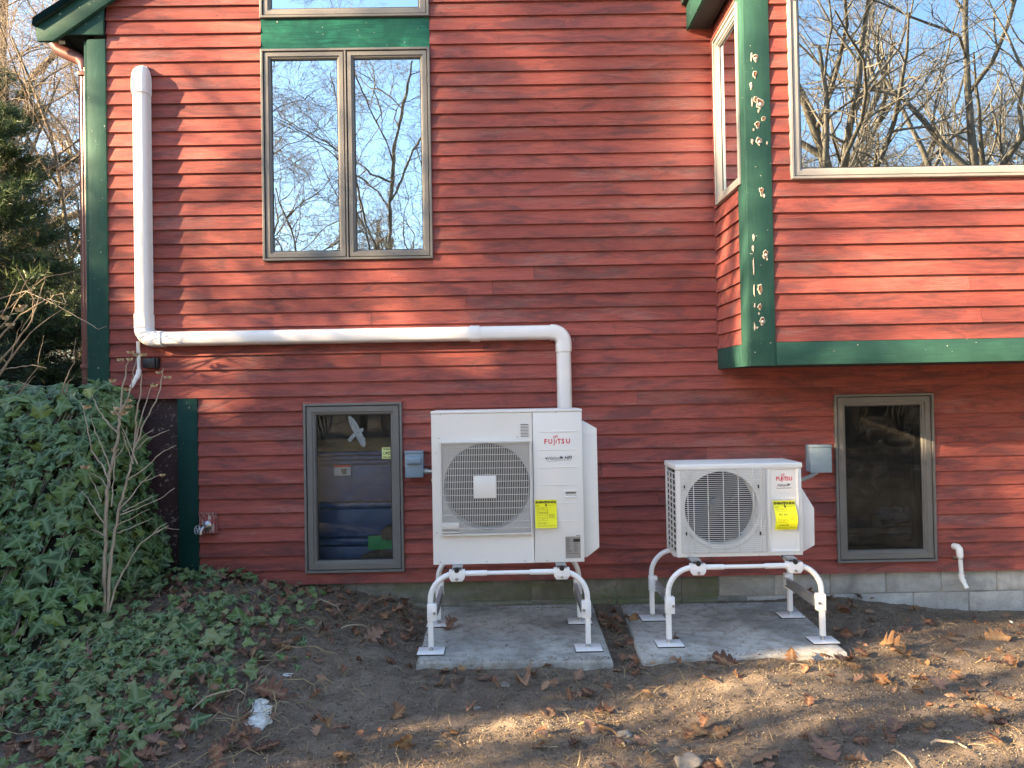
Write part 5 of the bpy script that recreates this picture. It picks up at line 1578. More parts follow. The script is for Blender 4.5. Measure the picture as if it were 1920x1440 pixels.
# runners hanging in the bank
mb = MB(); rr = random.Random(8)
for k in range(60):
    xx, y0 = rr.uniform(-3.6, -2.55), -0.25
    pts = []
    for i in range(9):
        yy_ = y0 - 1.05 * i / 8; xx += rr.uniform(-0.03, 0.03); pts.append((xx, yy_, float(HM(xx, yy_)) + rr.uniform(-.01, .035)))
    mb.tube(pts, 0.0028, 4)
mb.build('ivy_runners', M['bark_twig'], ivy_root)['kind'] = 'stuff'

# ivy creeping over the ground
def edge_x(py): return np.interp(py, [1060, 1090, 1120, 1160, 1200, 1250, 1300, 1350, 1400, 1450, 1500], [620, 690, 690, 640, 610, 555, 530, 470, 420, 330, 250])
N = 26000
x = rs.uniform(-3.6, -0.7, N); y = rs.uniform(-3.1, -0.04, N)
P = np.stack([x, y, G(x, y)], -1); px = project(P)
dd = (edge_x(px[:, 1]) - px[:, 0])
patch = sstep(-0.22, 0.22, fbm(x + 9, y, 2.6, 3)) * 0.85 + 0.15
near = sstep(1420, 1250, px[:, 1])
dens = sstep(-25, 260, dd) * patch * (0.40 - 0.14 * sstep(-1.2, -0.2, y) * sstep(-2.2, -1.6, x)) * sstep(1.2, 0.8, px[:, 1] / 1440)
keep = (rs.rand(N) < dens) & ((HM(x, y) - G(x, y)) < 0.16)
x, y, P = x[keep], y[keep], P[keep]
n = gnormal(x, y)
nn = n + np.array([0, -0.40, 0]) + rs.normal(0, 0.36, (len(x), 3))
Rm_ = rot_from(nn, rs.uniform(-3.1, 3.1, len(x)))
size = rs.uniform(0.020, 0.068, len(x)) * (1 + 0.6 * (rs.rand(len(x)) < 0.07))
P[:, 2] += rs.uniform(0.012, 0.085, len(x))
pxx = project(P)
gi = thing('ground_ivy', 'ivy creeping from the bank over the leaf litter towards the bare soil', 'ground ivy', (-2.0, -1.5, 0.1))
gro = np.array(gi.location)
order = np.argsort(-(size / (P[:, 1] + 5.4)) * ((pxx[:, 0] > 0) & (pxx[:, 1] < 1440)))[:290]
mask = np.ones(len(x), bool); mask[order] = False
scatter('leaf_mass', IVY, P[mask], Rm_[mask], size[mask], M['ivy_mixed'], rs, gi, 'stuff', gro)
ivg = []
for bv, bf, ba in IVY:
    o = fast_mesh('leaf', bv, bf, M['ivy_mixed'], attrs={'tone': np.zeros(len(bv)), 'vein': ba}); ivg.append(o.data); bpy.data.objects.remove(o)
for i in order: leaf_obj('leaf', ivg[i % 6], P[i], Rm_[i], float(size[i]), gi, gro)
mb = MB()
for k in range(70):
    xx, yy_ = rr.uniform(-2.6, -1.0), rr.uniform(-2.2, -0.15); a = rr.uniform(0, 6.28); pts = []
    for i in range(8):
        a += rr.uniform(-.35, .35); xx += 0.05 * math.cos(a); yy_ += 0.05 * math.sin(a); pts.append((xx, yy_, float(G(xx, yy_)) + rr.uniform(0.008, 0.06)))
    mb.tube(pts, rr.uniform(0.0012, 0.0028), 4)
mb.build('runners', M['straw'], gi)['kind'] = 'stuff'

# ---------------------------------------------------------------- litter on the soil
def scatter_ground(name, bases, N, density, smin, smax, mat, lift, tilt, seed, label, cat, flat=True):
    r = np.random.RandomState(seed)
    x = r.uniform(-3.2, 4.2, N); y = r.uniform(-3.2, 0.0, N)
    z = np.where(on_pad(x, y), PZ, G(x, y))
    P = np.stack([x, y, z], -1); px = project(P)
    d = density(x, y, px)
    k = (r.rand(N) < d) & (px[:, 0] > -60) & (px[:, 0] < 1980) & (px[:, 1] < 1480)
    x, y, P = x[k], y[k], P[k]
    nn = gnormal(x, y) + r.normal(0, tilt, (len(x), 3))
    Rm_ = rot_from(nn, r.uniform(-3.14, 3.14, len(x)))
    size = r.uniform(smin, smax, len(x)) * r.uniform(0.6, 1.3, len(x))
    P[:, 2] += lift * r.rand(len(x)) + 0.002
    o = scatter(name, bases, P, Rm_, size, mat, r)
    return tag(o, label, cat, kind='stuff')
def gap(x, y): return ((x > 0.58) & (x < 0.78) & (y > -1.25))
def d_crumb(x, y, px): return np.where(on_pad(x, y), 0.012 + 0.35 * np.exp(-((y + 1.16) / 0.03) ** 2) + 0.3 * np.exp(-((x + 0.5) / 0.04) ** 2) + 0.25 * np.exp(-((y + 0.12) / 0.06) ** 2), 0.75) * (0.5 + 0.5 * sstep(-.3, .3, fbm(x, y, 4, 3)))
scatter_ground('soil_crumbs', CRUMB, 130000, d_crumb, 0.0018, 0.0066, M['chip'], 0.004, 0.4, 31, 'small crumbs and grit scattered over the bare soil', 'soil crumbs')
def d_straw(x, y, px):
    e = edge_x(px[:, 1]) - px[:, 0]
    d = 0.14 + 0.55 * sstep(-0.05, 0.35, fbm(x + 2, y + 7, 2.1, 3)) + 0.5 * sstep(-190, -20, e) * sstep(300, 60, e) + 0.5 * gap(x, y)
    d = d + 0.5 * np.exp(-((x + 0.85) / 0.30) ** 2 - ((y + 0.35) / 0.4) ** 2) + 0.6 * np.exp(-((x - 1.8) / 0.22) ** 2 - ((y + 1.3) / 0.10) ** 2) + 0.5 * np.exp(-((x - 2.25) / 0.22) ** 2 - ((y + 0.2) / 0.2) ** 2)
    return np.where(on_pad(x, y), 0.01, d * 0.55)
scatter_ground('dry_straw', BLADE, 60000, d_straw, 0.018, 0.095, M['straw'], 0.008, 0.22, 32, 'dry straw and stem bits lying over the soil', 'straw')
def d_lit(x, y, px):
    e = edge_x(px[:, 1]) - px[:, 0]
    d = 0.06 + 0.30 * sstep(-150, -10, e) + 0.45 * sstep(-40, 60, e) + 0.55 * gap(x, y) + 0.25 * np.exp(-((y + 1.24) / 0.05) ** 2) * ((x > -0.6) & (x < 2)) + 0.45 * np.exp(-((x + 0.75) / 0.3) ** 2 - ((y + 0.4) / 0.35) ** 2) + 0.3 * np.exp(-((x - 2.2) / 0.3) ** 2 - ((y + 0.3) / 0.3) ** 2)
    return np.where(on_pad(x, y), 0.0, d * 0.55)
scatter_ground('leaf_litter', OAK, 12000, d_lit, 0.022, 0.085, M['oak'], 0.035, 0.32, 33, 'broken brown leaf litter along the ivy edge and the pads', 'leaf litter')
def d_grass(x, y, px):
    d = np.exp(-((x - 3.3) / 0.30) ** 2 - ((y + 1.2) / 0.10) ** 2) + 0.10 * np.exp(-((x + 0.8) / 0.15) ** 2 - ((y + 0.25) / 0.2) ** 2) + 0.35 * np.exp(-((x - 0.95) / 0.10) ** 2 - ((y + 2.1) / 0.07) ** 2)
    return np.where(on_pad(x, y), 0, d * 0.5)
scatter_ground('grass_tufts', BLADE, 14000, d_grass, 0.02, 0.06, M['grass'], 0.01, 0.8, 34, 'thin new grass coming through the soil at right', 'grass')

# fallen leaves one can tell apart
oak_me, tan_me = [], []
for lst, mt_ in ((oak_me, M['oak']), (tan_me, M['oak_tan'])):
    for bv, bf, ba in OAK:
        o = fast_mesh('fallen_leaf', bv, bf, mt_, attrs={'tone': np.zeros(len(bv)), 'vein': ba}, smooth=False); lst.append(o.data); bpy.data.objects.remove(o)
rl = np.random.RandomState(77)
def drop_leaf(px, py, size, label, tan=False, shape=None, tilt=0.25, spin=None, up=0.004, normal=None):
    p = onz(px, py, 0.0)
    for _ in range(4):
        zz = PZ if on_pad(np.array(p.x), np.array(p.y)) else float(G(p.x, p.y)); p = onz(px, py, zz + up)
    nn = np.array([normal if normal else (0, 0, 1.0)]) + rl.normal(0, tilt, (1, 3))
    rm = rot_from(nn, np.array([spin if spin is not None else rl.uniform(-3.1, 3.1)]))[0]
    me = (tan_me if tan else oak_me)[shape if shape is not None else rl.randint(0, 10)]
    o = leaf_obj('fallen_leaf', me, (p.x, p.y, p.z), rm, size)
    tag(o, label, 'leaf', 'fallen oak leaves')
    return o
for a in [
    (810, 1222, .01, None),
]: pass
named = [
    (1262, 1196, 0.075, 'small dark red leaf propped against the front left foot of the smaller stand', False, 8, 0.9, (0.1, -1, 0.5)),
    (1483, 1232, 0.105, 'pale tan maple-like leaf standing against the front edge of the right pad', True, 2, 0.1, (0.1, -1, 0.5)),
    (1362, 1243, 0.17, 'curled grey-brown leaf with raised tips below the right pad', False, 7, 0.3, (0, -0.6, 1)),
    (1672, 1216, 0.15, 'long orange-brown leaf bridging the sunlit soil right of the pads', True, 9, 0.3, (0, -0.3, 1)),
    (1700, 1230, 0.11, 'orange leaf beside the long leaf in the sun', True, 4, 0.2, None),
    (1868, 1196, 0.16, 'crumpled sunlit orange leaf at the far right', True, 7, 0.6, (0, -0.8, 0.8)),
    (1840, 1332, 0.12, 'flat tan leaf on shaded soil at the right', True, 3, 0.1, None),
    (1603, 1250, 0.08, 'small yellow-green leaf on the sunlit soil', True, 1, 0.2, None),
    (1650, 1275, 0.10, 'narrow amber leaf on the sunlit soil', True, 5, 0.3, None),
    (1548, 1408, 0.16, 'large lobed brown leaf near the bottom edge', False, 0, 0.15, None),
    (1440, 1422, 0.16, 'dark crumpled leaf cluster at the bottom edge', False, 6, 0.4, None),
    (1102, 1302, 0.11, 'flat pinkish oak leaf in front of the left pad', False, 2, 0.1, None),
    (980, 1284, 0.13, 'pair of folded leaves on soil in front of the left pad', False, 9, 0.4, None),
    (905, 1272, 0.11, 'brown lobed leaf in front of the left pad', False, 3, 0.2, None),
    (700, 1192, 0.13, 'curled brown leaf on the soil left of the left pad', False, 8, 0.3, (0, -0.5, 1)),
    (752, 1392, 0.12, 'upright sunlit yellow leaf near the bottom', True, 9, 0.1, (0.3, -1, 0.2)),
    (1212, 1302, 0.09, 'orange leaf lying at the edge of the sunlit soil', True, 2, 0.2, None),
    (1188, 1160, 0.10, 'rust-coloured leaf stuck in the gap between the pads', True, 7, 0.5, (-0.3, -1, 0.5)),
    (800, 1118, 0.10, 'tan leaf standing beside the stand under the wall', True, 8, 0.4, (0, -1, 0.3)),
    (848, 1172, 0.11, 'withered leaf heap at the back left foot of the taller stand', False, 9, 0.5, (0, -0.5, 1)),
    (838, 1180, 0.10, 'dull green-brown leaf lying on the left pad', False, 5, 0.2, None),
    (440, 1232, 0.14, 'reddish brown leaf lying on the ground ivy', False, 1, 0.3, (0, -0.5, 1)),
    (528, 1212, 0.13, 'orange-brown leaf at the upper ivy edge', True, 0, 0.3, (0, -0.4, 1)),
    (508, 1300, 0.18, 'large reddish leaf behind the white rubble', False, 4, 0.25, (0, -0.5, 1)),
    (485, 1255, 0.17, 'big dark brown leaf upon the ground ivy', False, 6, 0.25, (0, -0.5, 1)),
    (370, 1188, 0.13, 'greyish dead leaf in the ivy below the green board', False, 7, 0.25, (0, -0.5, 1)),
    (55, 1325, 0.13, 'brown curled leaf standing in the ivy at the left edge', False, 8, 0.4, (0.4, -1, 0.3)),
    (268, 1362, 0.12, 'pink-brown lobed leaf in the ivy at lower left', False, 2, 0.25, (0, -0.5, 1)),
    (180, 1358, 0.11, 'pale pink upright leaf in the ivy at lower left', False, 3, 0.25, (0, -1, 0.6)),
    (402, 1330, 0.11, 'pinkish leaf with pointed lobes beside the rubble', False, 4, 0.25, (0, -0.6, 1)),
    (415, 1403, 0.12, 'brown leaf lying on the path of bare soil below the rubble', False, 5, 0.25, None),
    (500, 1402, 0.12, 'brown leaf at the edge of the sun patch bottom left', False, 0, 0.2, None),
    (345, 1072, 0.07, 'rust leaf caught at the foot of the green board', True, 1, 0.4, (0, -1, 0.3)),
    (1330, 1435, 0.08, 'grey leaf at the bottom edge near a stone', False, 6, 0.3, None),
]
for px, py, s, lab, tn, shp, tl, nrm in named: drop_leaf(px, py, s, lab, tn, shp, tl, None, 0.012, nrm)
ORD = ['first', 'second', 'third', 'fourth', 'fifth', 'sixth', 'seventh', 'eighth', 'ninth', 'tenth', 'eleventh', 'twelfth']
zones = [((640, 720, 1110, 1240), 8, 'in the litter beside the ivy edge'), ((720, 800, 1120, 1240), 8, 'just left of the left pad'), ((820, 1010, 1252, 1300), 8, 'below the left pad'), ((1010, 1200, 1252, 1310), 7, 'below the gap between the pads'), ((1140, 1190, 1140, 1235), 7, 'in the gap between the pads'),
         ((1560, 1800, 1140, 1205), 9, 'on dark soil by the block foundation'), ((1600, 1760, 1215, 1300), 8, 'on sunny soil right of the right pad'), ((1760, 1910, 1205, 1310), 9, 'on sunny soil at the right edge'), ((1000, 1300, 1325, 1440), 9, 'in the middle foreground'), ((1300, 1600, 1310, 1440), 9, 'in the foreground below the right pad'), ((1600, 1900, 1325, 1440), 9, 'in the right bottom corner'),
         ((560, 960, 1320, 1440), 11, 'at the bottom left of the bare soil'), ((330, 620, 1110, 1200), 10, 'in the ivy below the green board'), ((330, 560, 1200, 1300), 10, 'in the middle of the ground ivy'), ((320, 470, 1300, 1420), 10, 'in the ivy near the white rubble'), ((20, 320, 1180, 1430), 11, 'in the dense ivy at lower left')]
for (x0, x1, y0, y1), k, place in zones:
    spots = sorted((rl.uniform(x0, x1), rl.uniform(y0, y1)) for _ in range(k))
    for i, (px_, py_) in enumerate(spots):
        tn = rl.rand() < (0.5 if 'sunny' in place else 0.2); shp = rl.randint(0, 10); sz_ = rl.uniform(0.045, 0.105)
        desc = ('curled' if shp >= 7 else 'flattish') + (' tan' if tn else ' brown')
        drop_leaf(px_, py_, sz_, desc + ' leaf, ' + ORD[i] + ' from left ' + place, tn, shp, 0.35, None, 0.014 + (0.03 if x1 < 640 else 0))

# stones
def stone(px, py, r, mat, label, seed, flat=0.6, pts=None):
    rr_ = random.Random(seed); p = onz(px, py, 0.0)
    for _ in range(4): p = onz(px, py, float(G(p.x, p.y)))
    bm = bmesh.new(); bmesh.ops.create_icosphere(bm, subdivisions=3, radius=r)
    sd = rr_.uniform(0, 50)
    for v in bm.verts:
        k = 1 + 0.55 * mnoise.noise(v.co * (1.3 / r) + Vector((sd, 0, 0))) + 0.16 * mnoise.noise(v.co * (5 / r) + Vector((sd, 0, 0)))
        v.co = Vector((v.co.x * k * 1.25, v.co.y * k, v.co.z * k * flat))
    me = bpy.data.meshes.new('stone'); bm.to_mesh(me); bm.free(); me.materials.append(mat)
    me.polygons.foreach_set('use_smooth', [True] * len(me.polygons))
    o = bpy.data.objects.new('stone', me); col.objects.link(o); o.location = (p.x, p.y, p.z + r * flat * 0.45); o.rotation_euler = (rr_.uniform(-.3, .3), 0, rr_.uniform(0, 6))
    tag(o, label, 'stone', 'loose stones on the soil'); return o
stone(487, 1356, 0.056, M['stone_white'], 'largest white painted piece of rubble at the ivy edge', 3, 0.45)
stone(490, 1338, 0.040, M['stone_white'], 'middle white chunk of rubble behind the largest piece', 8, 0.6)
stone(487, 1325, 0.030, M['stone_white'], 'smallest topmost chunk of the white rubble', 9, 0.7)
stone(541, 1266, 0.018, M['stone_white'], 'white flake on the soil above the rubble', 10, 0.3)
stone(1292, 1434, 0.042, M['stone_grey'], 'round grey stone cut by the bottom edge', 11, 0.6)
stone(1170, 1380, 0.030, M['stone_grey'], 'smooth tan stone in the sunlit foreground', 12, 0.5)
stone(1174, 1396, 0.022, M['stone_grey'], 'smaller stone just below the tan stone', 13, 0.5)
stone(895, 1330, 0.020, M['stone_grey'], 'oval grey pebble in front of the left pad', 14, 0.4)
stone(1897, 1167, 0.014, M['stone_white'], 'little white stone at the far right', 15, 0.5)
stone(948, 1287, 0.022, M['stone_grey'], 'grey pebble beside the folded leaves', 16, 0.6)
# sticks
def stick(p0, p1, r, label, mat='straw', bend=0.02):
    a = onz(*p0, 0.0); b_ = onz(*p1, 0.0)
    a.z = float(G(a.x, a.y)); b_.z = float(G(b_.x, b_.y)); a = onz(*p0, a.z + 0.01); b_ = onz(*p1, b_.z + 0.01)
    t = thing('stick', label, 'stick', (a.x, a.y, a.z), 'dead sticks on the soil')
    mid = [(a + (b_ - a) * k / 5) + Vector((0, 0, bend * math.sin(math.pi * k / 5))) + Vector((0, bend * 0.6 * math.sin(k * 1.9), 0)) for k in range(6)]
    mb = MB(); mb.tube(mid, [r, r, r * .95, r * .9, r * .8, r * .6], 6); mb.build('twig', M[mat], t)
stick((1745, 1394), (1812, 1402), 0.006, 'pale straight stick at lower right', 'stem')
stick((1672, 1408), (1712, 1440), 0.005, 'thin slanting stick near the bottom edge', 'stem')
stick((1085, 1358), (1165, 1384), 0.006, 'sunlit yellow stalk arching over the soil', 'oak_tan', 0.03)
stick((1480, 1252), (1500, 1246), 0.004, 'short straw before the right pad', 'stem')
stick((360, 1330), (460, 1302), 0.004, 'long thin stick lying over the ground ivy', 'stem', 0.05)
stick((590, 1128), (640, 1150), 0.004, 'thin bleached stem by the cellar window', 'stem', 0.04)
stick((940, 1312), (976, 1298), 0.005, 'dark twig beside the folded leaves', 'bark_grey')
stick((640, 1178), (690, 1176), 0.005, 'pale stick on the litter left of the pads', 'stem')

# ---------------------------------------------------------------- bare shrub with dry seed heads by the corner
shrub = thing('bare_shrub', 'leafless shrub with pale stems and dry seed heads in front of the ivy', 'shrub', (-2.35, -1.0, 0.3))
rr = random.Random(21)
def stem(parent, pxs, Y0, Y1, r0, r1, name='stem', n=6):
    pts = []
    m = len(pxs)
    for i, (px, py) in enumerate(pxs): pts.append(at(px, py, Y0 + (Y1 - Y0) * i / (m - 1)))
    # smooth in between
    fine = []
    for i in range(m - 1):
        for k in range(4): fine.append(pts[i].lerp(pts[i + 1], k / 4))
    fine.append(pts[-1])
    for i in range(1, len(fine) - 1): fine[i] = fine[i] + Vector((rr.uniform(-.004, .004), rr.uniform(-.006, .006), rr.uniform(-.003, .003)))
    rad = [r0 + (r1 - r0) * i / (len(fine) - 1) for i in range(len(fine))]
    mb = MB(); mb.tube(fine, rad, n); return mb.build(name, M['stem'], parent, smooth=True, angle=80), fine
def seedhead(parent, p, s=0.02):
    mb = MB()
    for k in range(5):
        a = k * 1.2566 + rr.uniform(-.3, .3); d = Vector((math.cos(a), math.sin(a) * 0.7, 0.75 + rr.uniform(-.2, .3))).normalized()
        u = d.orthogonal().normalized(); v = d.cross(u); b0 = Vector(p)
        mb.add([b0, b0 + d * s * 0.6 + u * s * 0.42, b0 + d * s * 1.25, b0 + d * s * 0.6 - u * s * 0.42, b0 + d * s * 0.72 + v * s * 0.30], [(0, 1, 4), (1, 2, 4), (2, 3, 4), (3, 0, 4)])
    mb.build('seed_head', M['seed'], parent)
main = [
    ([(196, 1170), (197, 1085), (198, 1000), (201, 930), (203, 900), (215, 850), (222, 815), (225, 775)], 0.0135, 0.008),
    ([(225, 775), (228, 730), (236, 700), (240, 672)], 0.007, 0.003),
    ([(225, 775), (240, 745), (246, 720), (252, 690), (258, 668)], 0.006, 0.002),
    ([(199, 1165), (206, 1070), (214, 1005), (222, 960), (232, 925), (244, 880), (250, 845), (254, 800), (262, 745), (266, 700)], 0.011, 0.0035),
    ([(250, 845), (264, 790), (276, 750), (287, 718)], 0.006, 0.002),
    ([(252, 840), (272, 790), (298, 740), (304, 705), (306, 690)], 0.006, 0.002),
    ([(222, 960), (250, 925), (270, 900), (286, 884)], 0.005, 0.002),
    ([(240, 900), (270, 880), (300, 850), (330, 835)], 0.005, 0.002),
    ([(250, 838), (264, 822), (288, 805)], 0.0045, 0.002), ([(256, 842), (278, 822), (318, 806)], 0.0045, 0.002),
    ([(205, 905), (190, 870), (172, 845), (165, 800), (152, 755)], 0.006, 0.0025),
    ([(207, 880), (195, 845), (180, 810), (170, 778)], 0.005, 0.002),
    ([(221, 812), (200, 790), (182, 765), (173, 740)], 0.006, 0.002), ([(228, 785), (215, 770), (212, 755)], 0.004, 0.002),
    ([(250, 870), (238, 835), (228, 808)], 0.004, 0.002), ([(258, 870), (240, 830), (228, 800)], 0.004, 0.002),
    ([(225, 965), (255, 955), (300, 935), (328, 915)], 0.005, 0.0018), ([(230, 960), (258, 945), (288, 930)], 0.004, 0.0018),
    ([(200, 1168), (215, 1105), (235, 1065), (262, 1020), (290, 1000), (316, 985)], 0.008, 0.0025), ([(290, 1000), (310, 990), (336, 993)], 0.004, 0.0015), ([(285, 1003), (300, 988), (315, 980)], 0.004, 0.0015),
    ([(200, 990), (180, 960), (165, 935), (152, 920)], 0.005, 0.002), ([(200, 1005), (175, 995), (152, 978)], 0.005, 0.002), ([(202, 915), (190, 898), (178, 890), (168, 885)], 0.004, 0.0018), ([(190, 940), (178, 910), (165, 888)], 0.004, 0.0018),
    ([(262, 905), (290, 895), (305, 888)], 0.004, 0.0016), ([(220, 985), (240, 975), (280, 955)], 0.004, 0.0016), ([(220, 1000), (255, 985), (285, 972)], 0.004, 0.0016),
    ([(209, 950), (212, 900), (216, 860), (232, 840), (238, 800)], 0.004, 0.0016),
]
for pts, r0, r1 in main:
    stem(shrub, pts, -0.98 if pts[0][1] > 900 else -0.93, -0.85, r0 * 0.86, r1)
for px, py, s in [(225, 772, 0.028), (219, 778, 0.026), (230, 779, 0.026), (242, 766, 0.02), (245, 664, 0.018), (226, 678, 0.018), (244, 677, 0.018), (256, 668, 0.018), (269, 668, 0.018), (211, 717, 0.019), (238, 733, 0.017), (289, 726, 0.019), (299, 701, 0.016), (314, 711, 0.018), (241, 755, 0.02), (163, 767, 0.02), (160, 880, 0.022), (305, 893, 0.014), (216, 848, 0.02)]:
    seedhead(shrub, at(px, py, -0.87), s * 1.35)
# second shrub leaning in from the left edge
shrub2 = thing('bare_shrub', 'tangle of bare reddish twigs reaching in from the left edge above the ivy', 'shrub', (-3.9, -0.5, 0.9))
tw = [([(-40, 690), (0, 632), (40, 590), (90, 560), (128, 572)], 6), ([(-40, 720), (20, 655), (60, 600), (75, 550), (90, 505)], 6), ([(-30, 640), (10, 580), (35, 525)], 5), ([(-30, 650), (20, 590), (50, 525)], 5), ([(-40, 560), (0, 560), (50, 545), (110, 575), (160, 602), (185, 618), (200, 612)], 4),
      ([(-20, 700), (20, 690), (60, 685), (88, 690)], 4), ([(-20, 745), (10, 725), (40, 718), (70, 727)], 4), ([(-10, 800), (20, 765), (50, 720), (66, 705)], 6), ([(0, 795), (30, 775), (62, 760)], 4), ([(112, 752), (122, 715), (138, 680), (142, 632)], 5), ([(118, 748), (130, 715), (140, 702)], 4), ([(36, 732), (70, 690), (82, 628)], 3),
      ([(-30, 600), (20, 575), (58, 540), (84, 520), (140, 508)], 3), ([(60, 605), (62, 560), (48, 530), (30, 500)], 3), ([(40, 620), (66, 575), (60, 545), (72, 520)], 3), ([(85, 570), (100, 555), (118, 550), (122, 570)], 3), ([(100, 566), (92, 545), (84, 548)], 3), ([(-30, 740), (10, 690), (30, 640), (42, 600)], 4), ([(0, 700), (28, 660), (70, 612), (125, 573)], 6), ([(-20, 830), (12, 800), (40, 770)], 4)]
for pts, k in tw: stem(shrub2, pts, -0.35, -0.5, 0.0014 * k, 0.0012, n=5)
for px, py, s in [(38, 585, 0.035), (44, 578, 0.03), (10, 600, 0.03), (8, 597, 0.025), (32, 782, 0.028), (36, 805, 0.024), (20, 612, 0.03)]: seedhead(shrub2, at(px, py, -0.5), s)

# ================================================================== TREES
class Tubes:
    def __init__(s): s.V = []; s.F = []; s.n = 0
    def add(s, pts, rad, k):
        pts = np.asarray(pts); m = len(pts)
        t = np.gradient(pts, axis=0); t /= np.linalg.norm(t, axis=1, keepdims=True) + 1e-9
        ref = np.array([0.3, 0.9, 0.2]) if abs(t[0, 2]) > 0.7 else np.array([0.0, 0.0, 1.0])
        u = np.cross(t, ref); u /= np.linalg.norm(u, axis=1, keepdims=True) + 1e-9
        v = np.cross(t, u)
        a = np.arange(k) * 2 * np.pi / k
        ring = pts[:, None, :] + rad[:, None, None] * (np.cos(a)[None, :, None] * u[:, None, :] + np.sin(a)[None, :, None] * v[:, None, :])
        s.V.append(ring.reshape(-1, 3))
        i = np.arange(m - 1)[:, None] * k; j = np.arange(k)[None, :]
        f = np.stack([i + j, i + (j + 1) % k, i + k + (j + 1) % k, i + k + j], -1).reshape(-1, 4) + s.n
        s.F.append(f); s.n += m * k
    def build(s, name, mat, parent): return fast_mesh(name, np.concatenate(s.V), np.concatenate(s.F), mat, smooth=True, parent=parent)

def bare_tree(name, label, loc, h, seed, spread=1.0, fork=0, dens=1.0, cat='tree', group=None, droop=0.0, r0=None, lean=(0, 0), levels=4):
    r = np.random.RandomState(seed)
    t = thing(name, label, cat, loc, group)
    big, small = Tubes(), Tubes()
    def grow(p, d, L, rad, lvl):
        n = [9, 7, 6, 5, 4][lvl]
        pts = [p]; dirs = [d]
        wob = [0.10, 0.22, 0.28, 0.30, 0.30][lvl]
        for i in range(n):
            d = d + r.normal(0, wob, 3) + np.array([0, 0, [0.06, 0.10, 0.07, 0.04, 0.03][lvl] - droop * (lvl > 1)])
            d = d / np.linalg.norm(d); p = p + d * (L / n); pts.append(p); dirs.append(d)
        rads = rad * np.linspace(1, [0.30, 0.22, 0.25, 0.35, 0.5][lvl], n + 1)
        if lvl == 0: rads[0] *= 1.35
        (big if lvl < 2 else small).add(pts, rads, [9, 6, 4, 3, 3][lvl])
        if lvl >= levels: return
        nc = int([11, 8, 7, 6][lvl] * dens * r.uniform(0.8, 1.25))
        for c in range(nc):
            f = ([0.24, 0.15, 0.12, 0.1][lvl] + (0.98 - [0.24, 0.15, 0.12, 0.1][lvl]) * (c + r.uniform(0, 1)) / nc)
            q = f * n; i = min(int(q), n - 1); a = q - i
            pp = pts[i] * (1 - a) + pts[i + 1] * a
            dd = dirs[i]; ax = np.cross(dd, r.normal(0, 1, 3)); ax /= np.linalg.norm(ax) + 1e-9
            ang = r.uniform(0.5, 1.15) * spread
            nd = dd * math.cos(ang) + ax * math.sin(ang)
            ll = L * [0.62, 0.58, 0.52, 0.5][lvl] * (1.15 - 0.65 * f) * r.uniform(0.7, 1.25)
            grow(pp, nd / np.linalg.norm(nd), ll, max(0.0035, np.interp(f, [0, 1], [rads[0], rads[-1]]) * r.uniform(0.45, 0.68)), lvl + 1)
    R0 = r0 or h * 0.016
    base = np.array([0.0, 0.0, -0.1])
    if fork:
        for k in range(fork):
            a = 2 * math.pi * k / fork + r.uniform(-.4, .4)
            d = np.array([0.28 * math.cos(a), 0.28 * math.sin(a), 1.0]); grow(base, d / np.linalg.norm(d), h * r.uniform(.75, 1), R0 * 0.75, 0)
    else:
        d = np.array([lean[0], lean[1], 1.0]); grow(base, d / np.linalg.norm(d), h, R0, 0)
    big.build('trunk', M['bark_grey'], t); small.build('crown', M['bark_twig'], t)
    return t

def copy_tree(root, loc, rz, s, label, group=None, sz=None):
    c = root.copy(); col.objects.link(c); c.location = loc; c.rotation_euler = (0, 0, rz); c.scale = (s, s, sz or s)
    c['label'] = label
    if group: c['group'] = group
    for ch in root.children:
        d = ch.copy(); col.objects.link(d); d.parent = c
    return c

def gz(x, y): return float(G(np.array(x), np.array(y)))
REFL = 'bare trees across the yard, mirrored in the windows'
T1 = bare_tree('bare_tree', 'stout bare tree mirrored in the middle of the bay picture window', (9.6, -15.5, gz(9.6, -15.5)), 12.5, 5, 1.0, r0=0.24, lean=(-0.05, 0), group=REFL)
T2 = bare_tree('bare_tree', 'forked bare tree mirrored at the left edge of the bay picture window', (6.6, -15.0, gz(6.6, -15.0)), 10.5, 8, 0.9, fork=3, dens=0.8, r0=0.20, group=REFL)
T3 = bare_tree('bare_tree', 'arching fine-twigged tree mirrored in the right sash of the casement window', (-3.0, -15.0, gz(-3, -15)), 10.3, 13, 1.1, droop=0.06, dens=1.22, r0=0.085, group=REFL)
mirror = [
    (T2, (12.9, -15.0), 2.2, 1.15, 'leaning pale trunks mirrored at the right side of the bay picture window'),
    (T3, (-6.2, -17.5), 1.0, 1.0, 'bare tree mirrored in the left sash of the casement window'),
    (T3, (-4.9, -13.6), 2.6, 0.70, 'low arching tree mirrored near the bottom of the casement window'),
]
for src, (x, y), rz, s, lab in mirror: copy_tree(src, (x, y, gz(x, y)), rz, s, lab)
rt_ = np.random.RandomState(3)
WOOD = 'leafless woodland trees standing across the yard'
for k in range(38):
    x = -26 + 1.75 * k + rt_.uniform(-.8, .8); y = -23 - rt_.uniform(0, 9)
    copy_tree([T3, T2, T3, T1][k % 4], (x, y, gz(x, y)), rt_.uniform(0, 6), rt_.uniform(0.95, 1.35) if x > 3 else rt_.uniform(0.65, 0.95), 'leafless woodland tree beyond the yard, seen only as a faint reflection', WOOD)
B1 = bare_tree('bare_bush', 'leafless brush at the far side of the yard, seen only as a faint reflection', (3.0, -13.0, gz(3, -13)), 3.0, 31, 1.0, fork=7, dens=0.8, cat='bush', group='leafless brush across the yard', r0=0.035, levels=3)
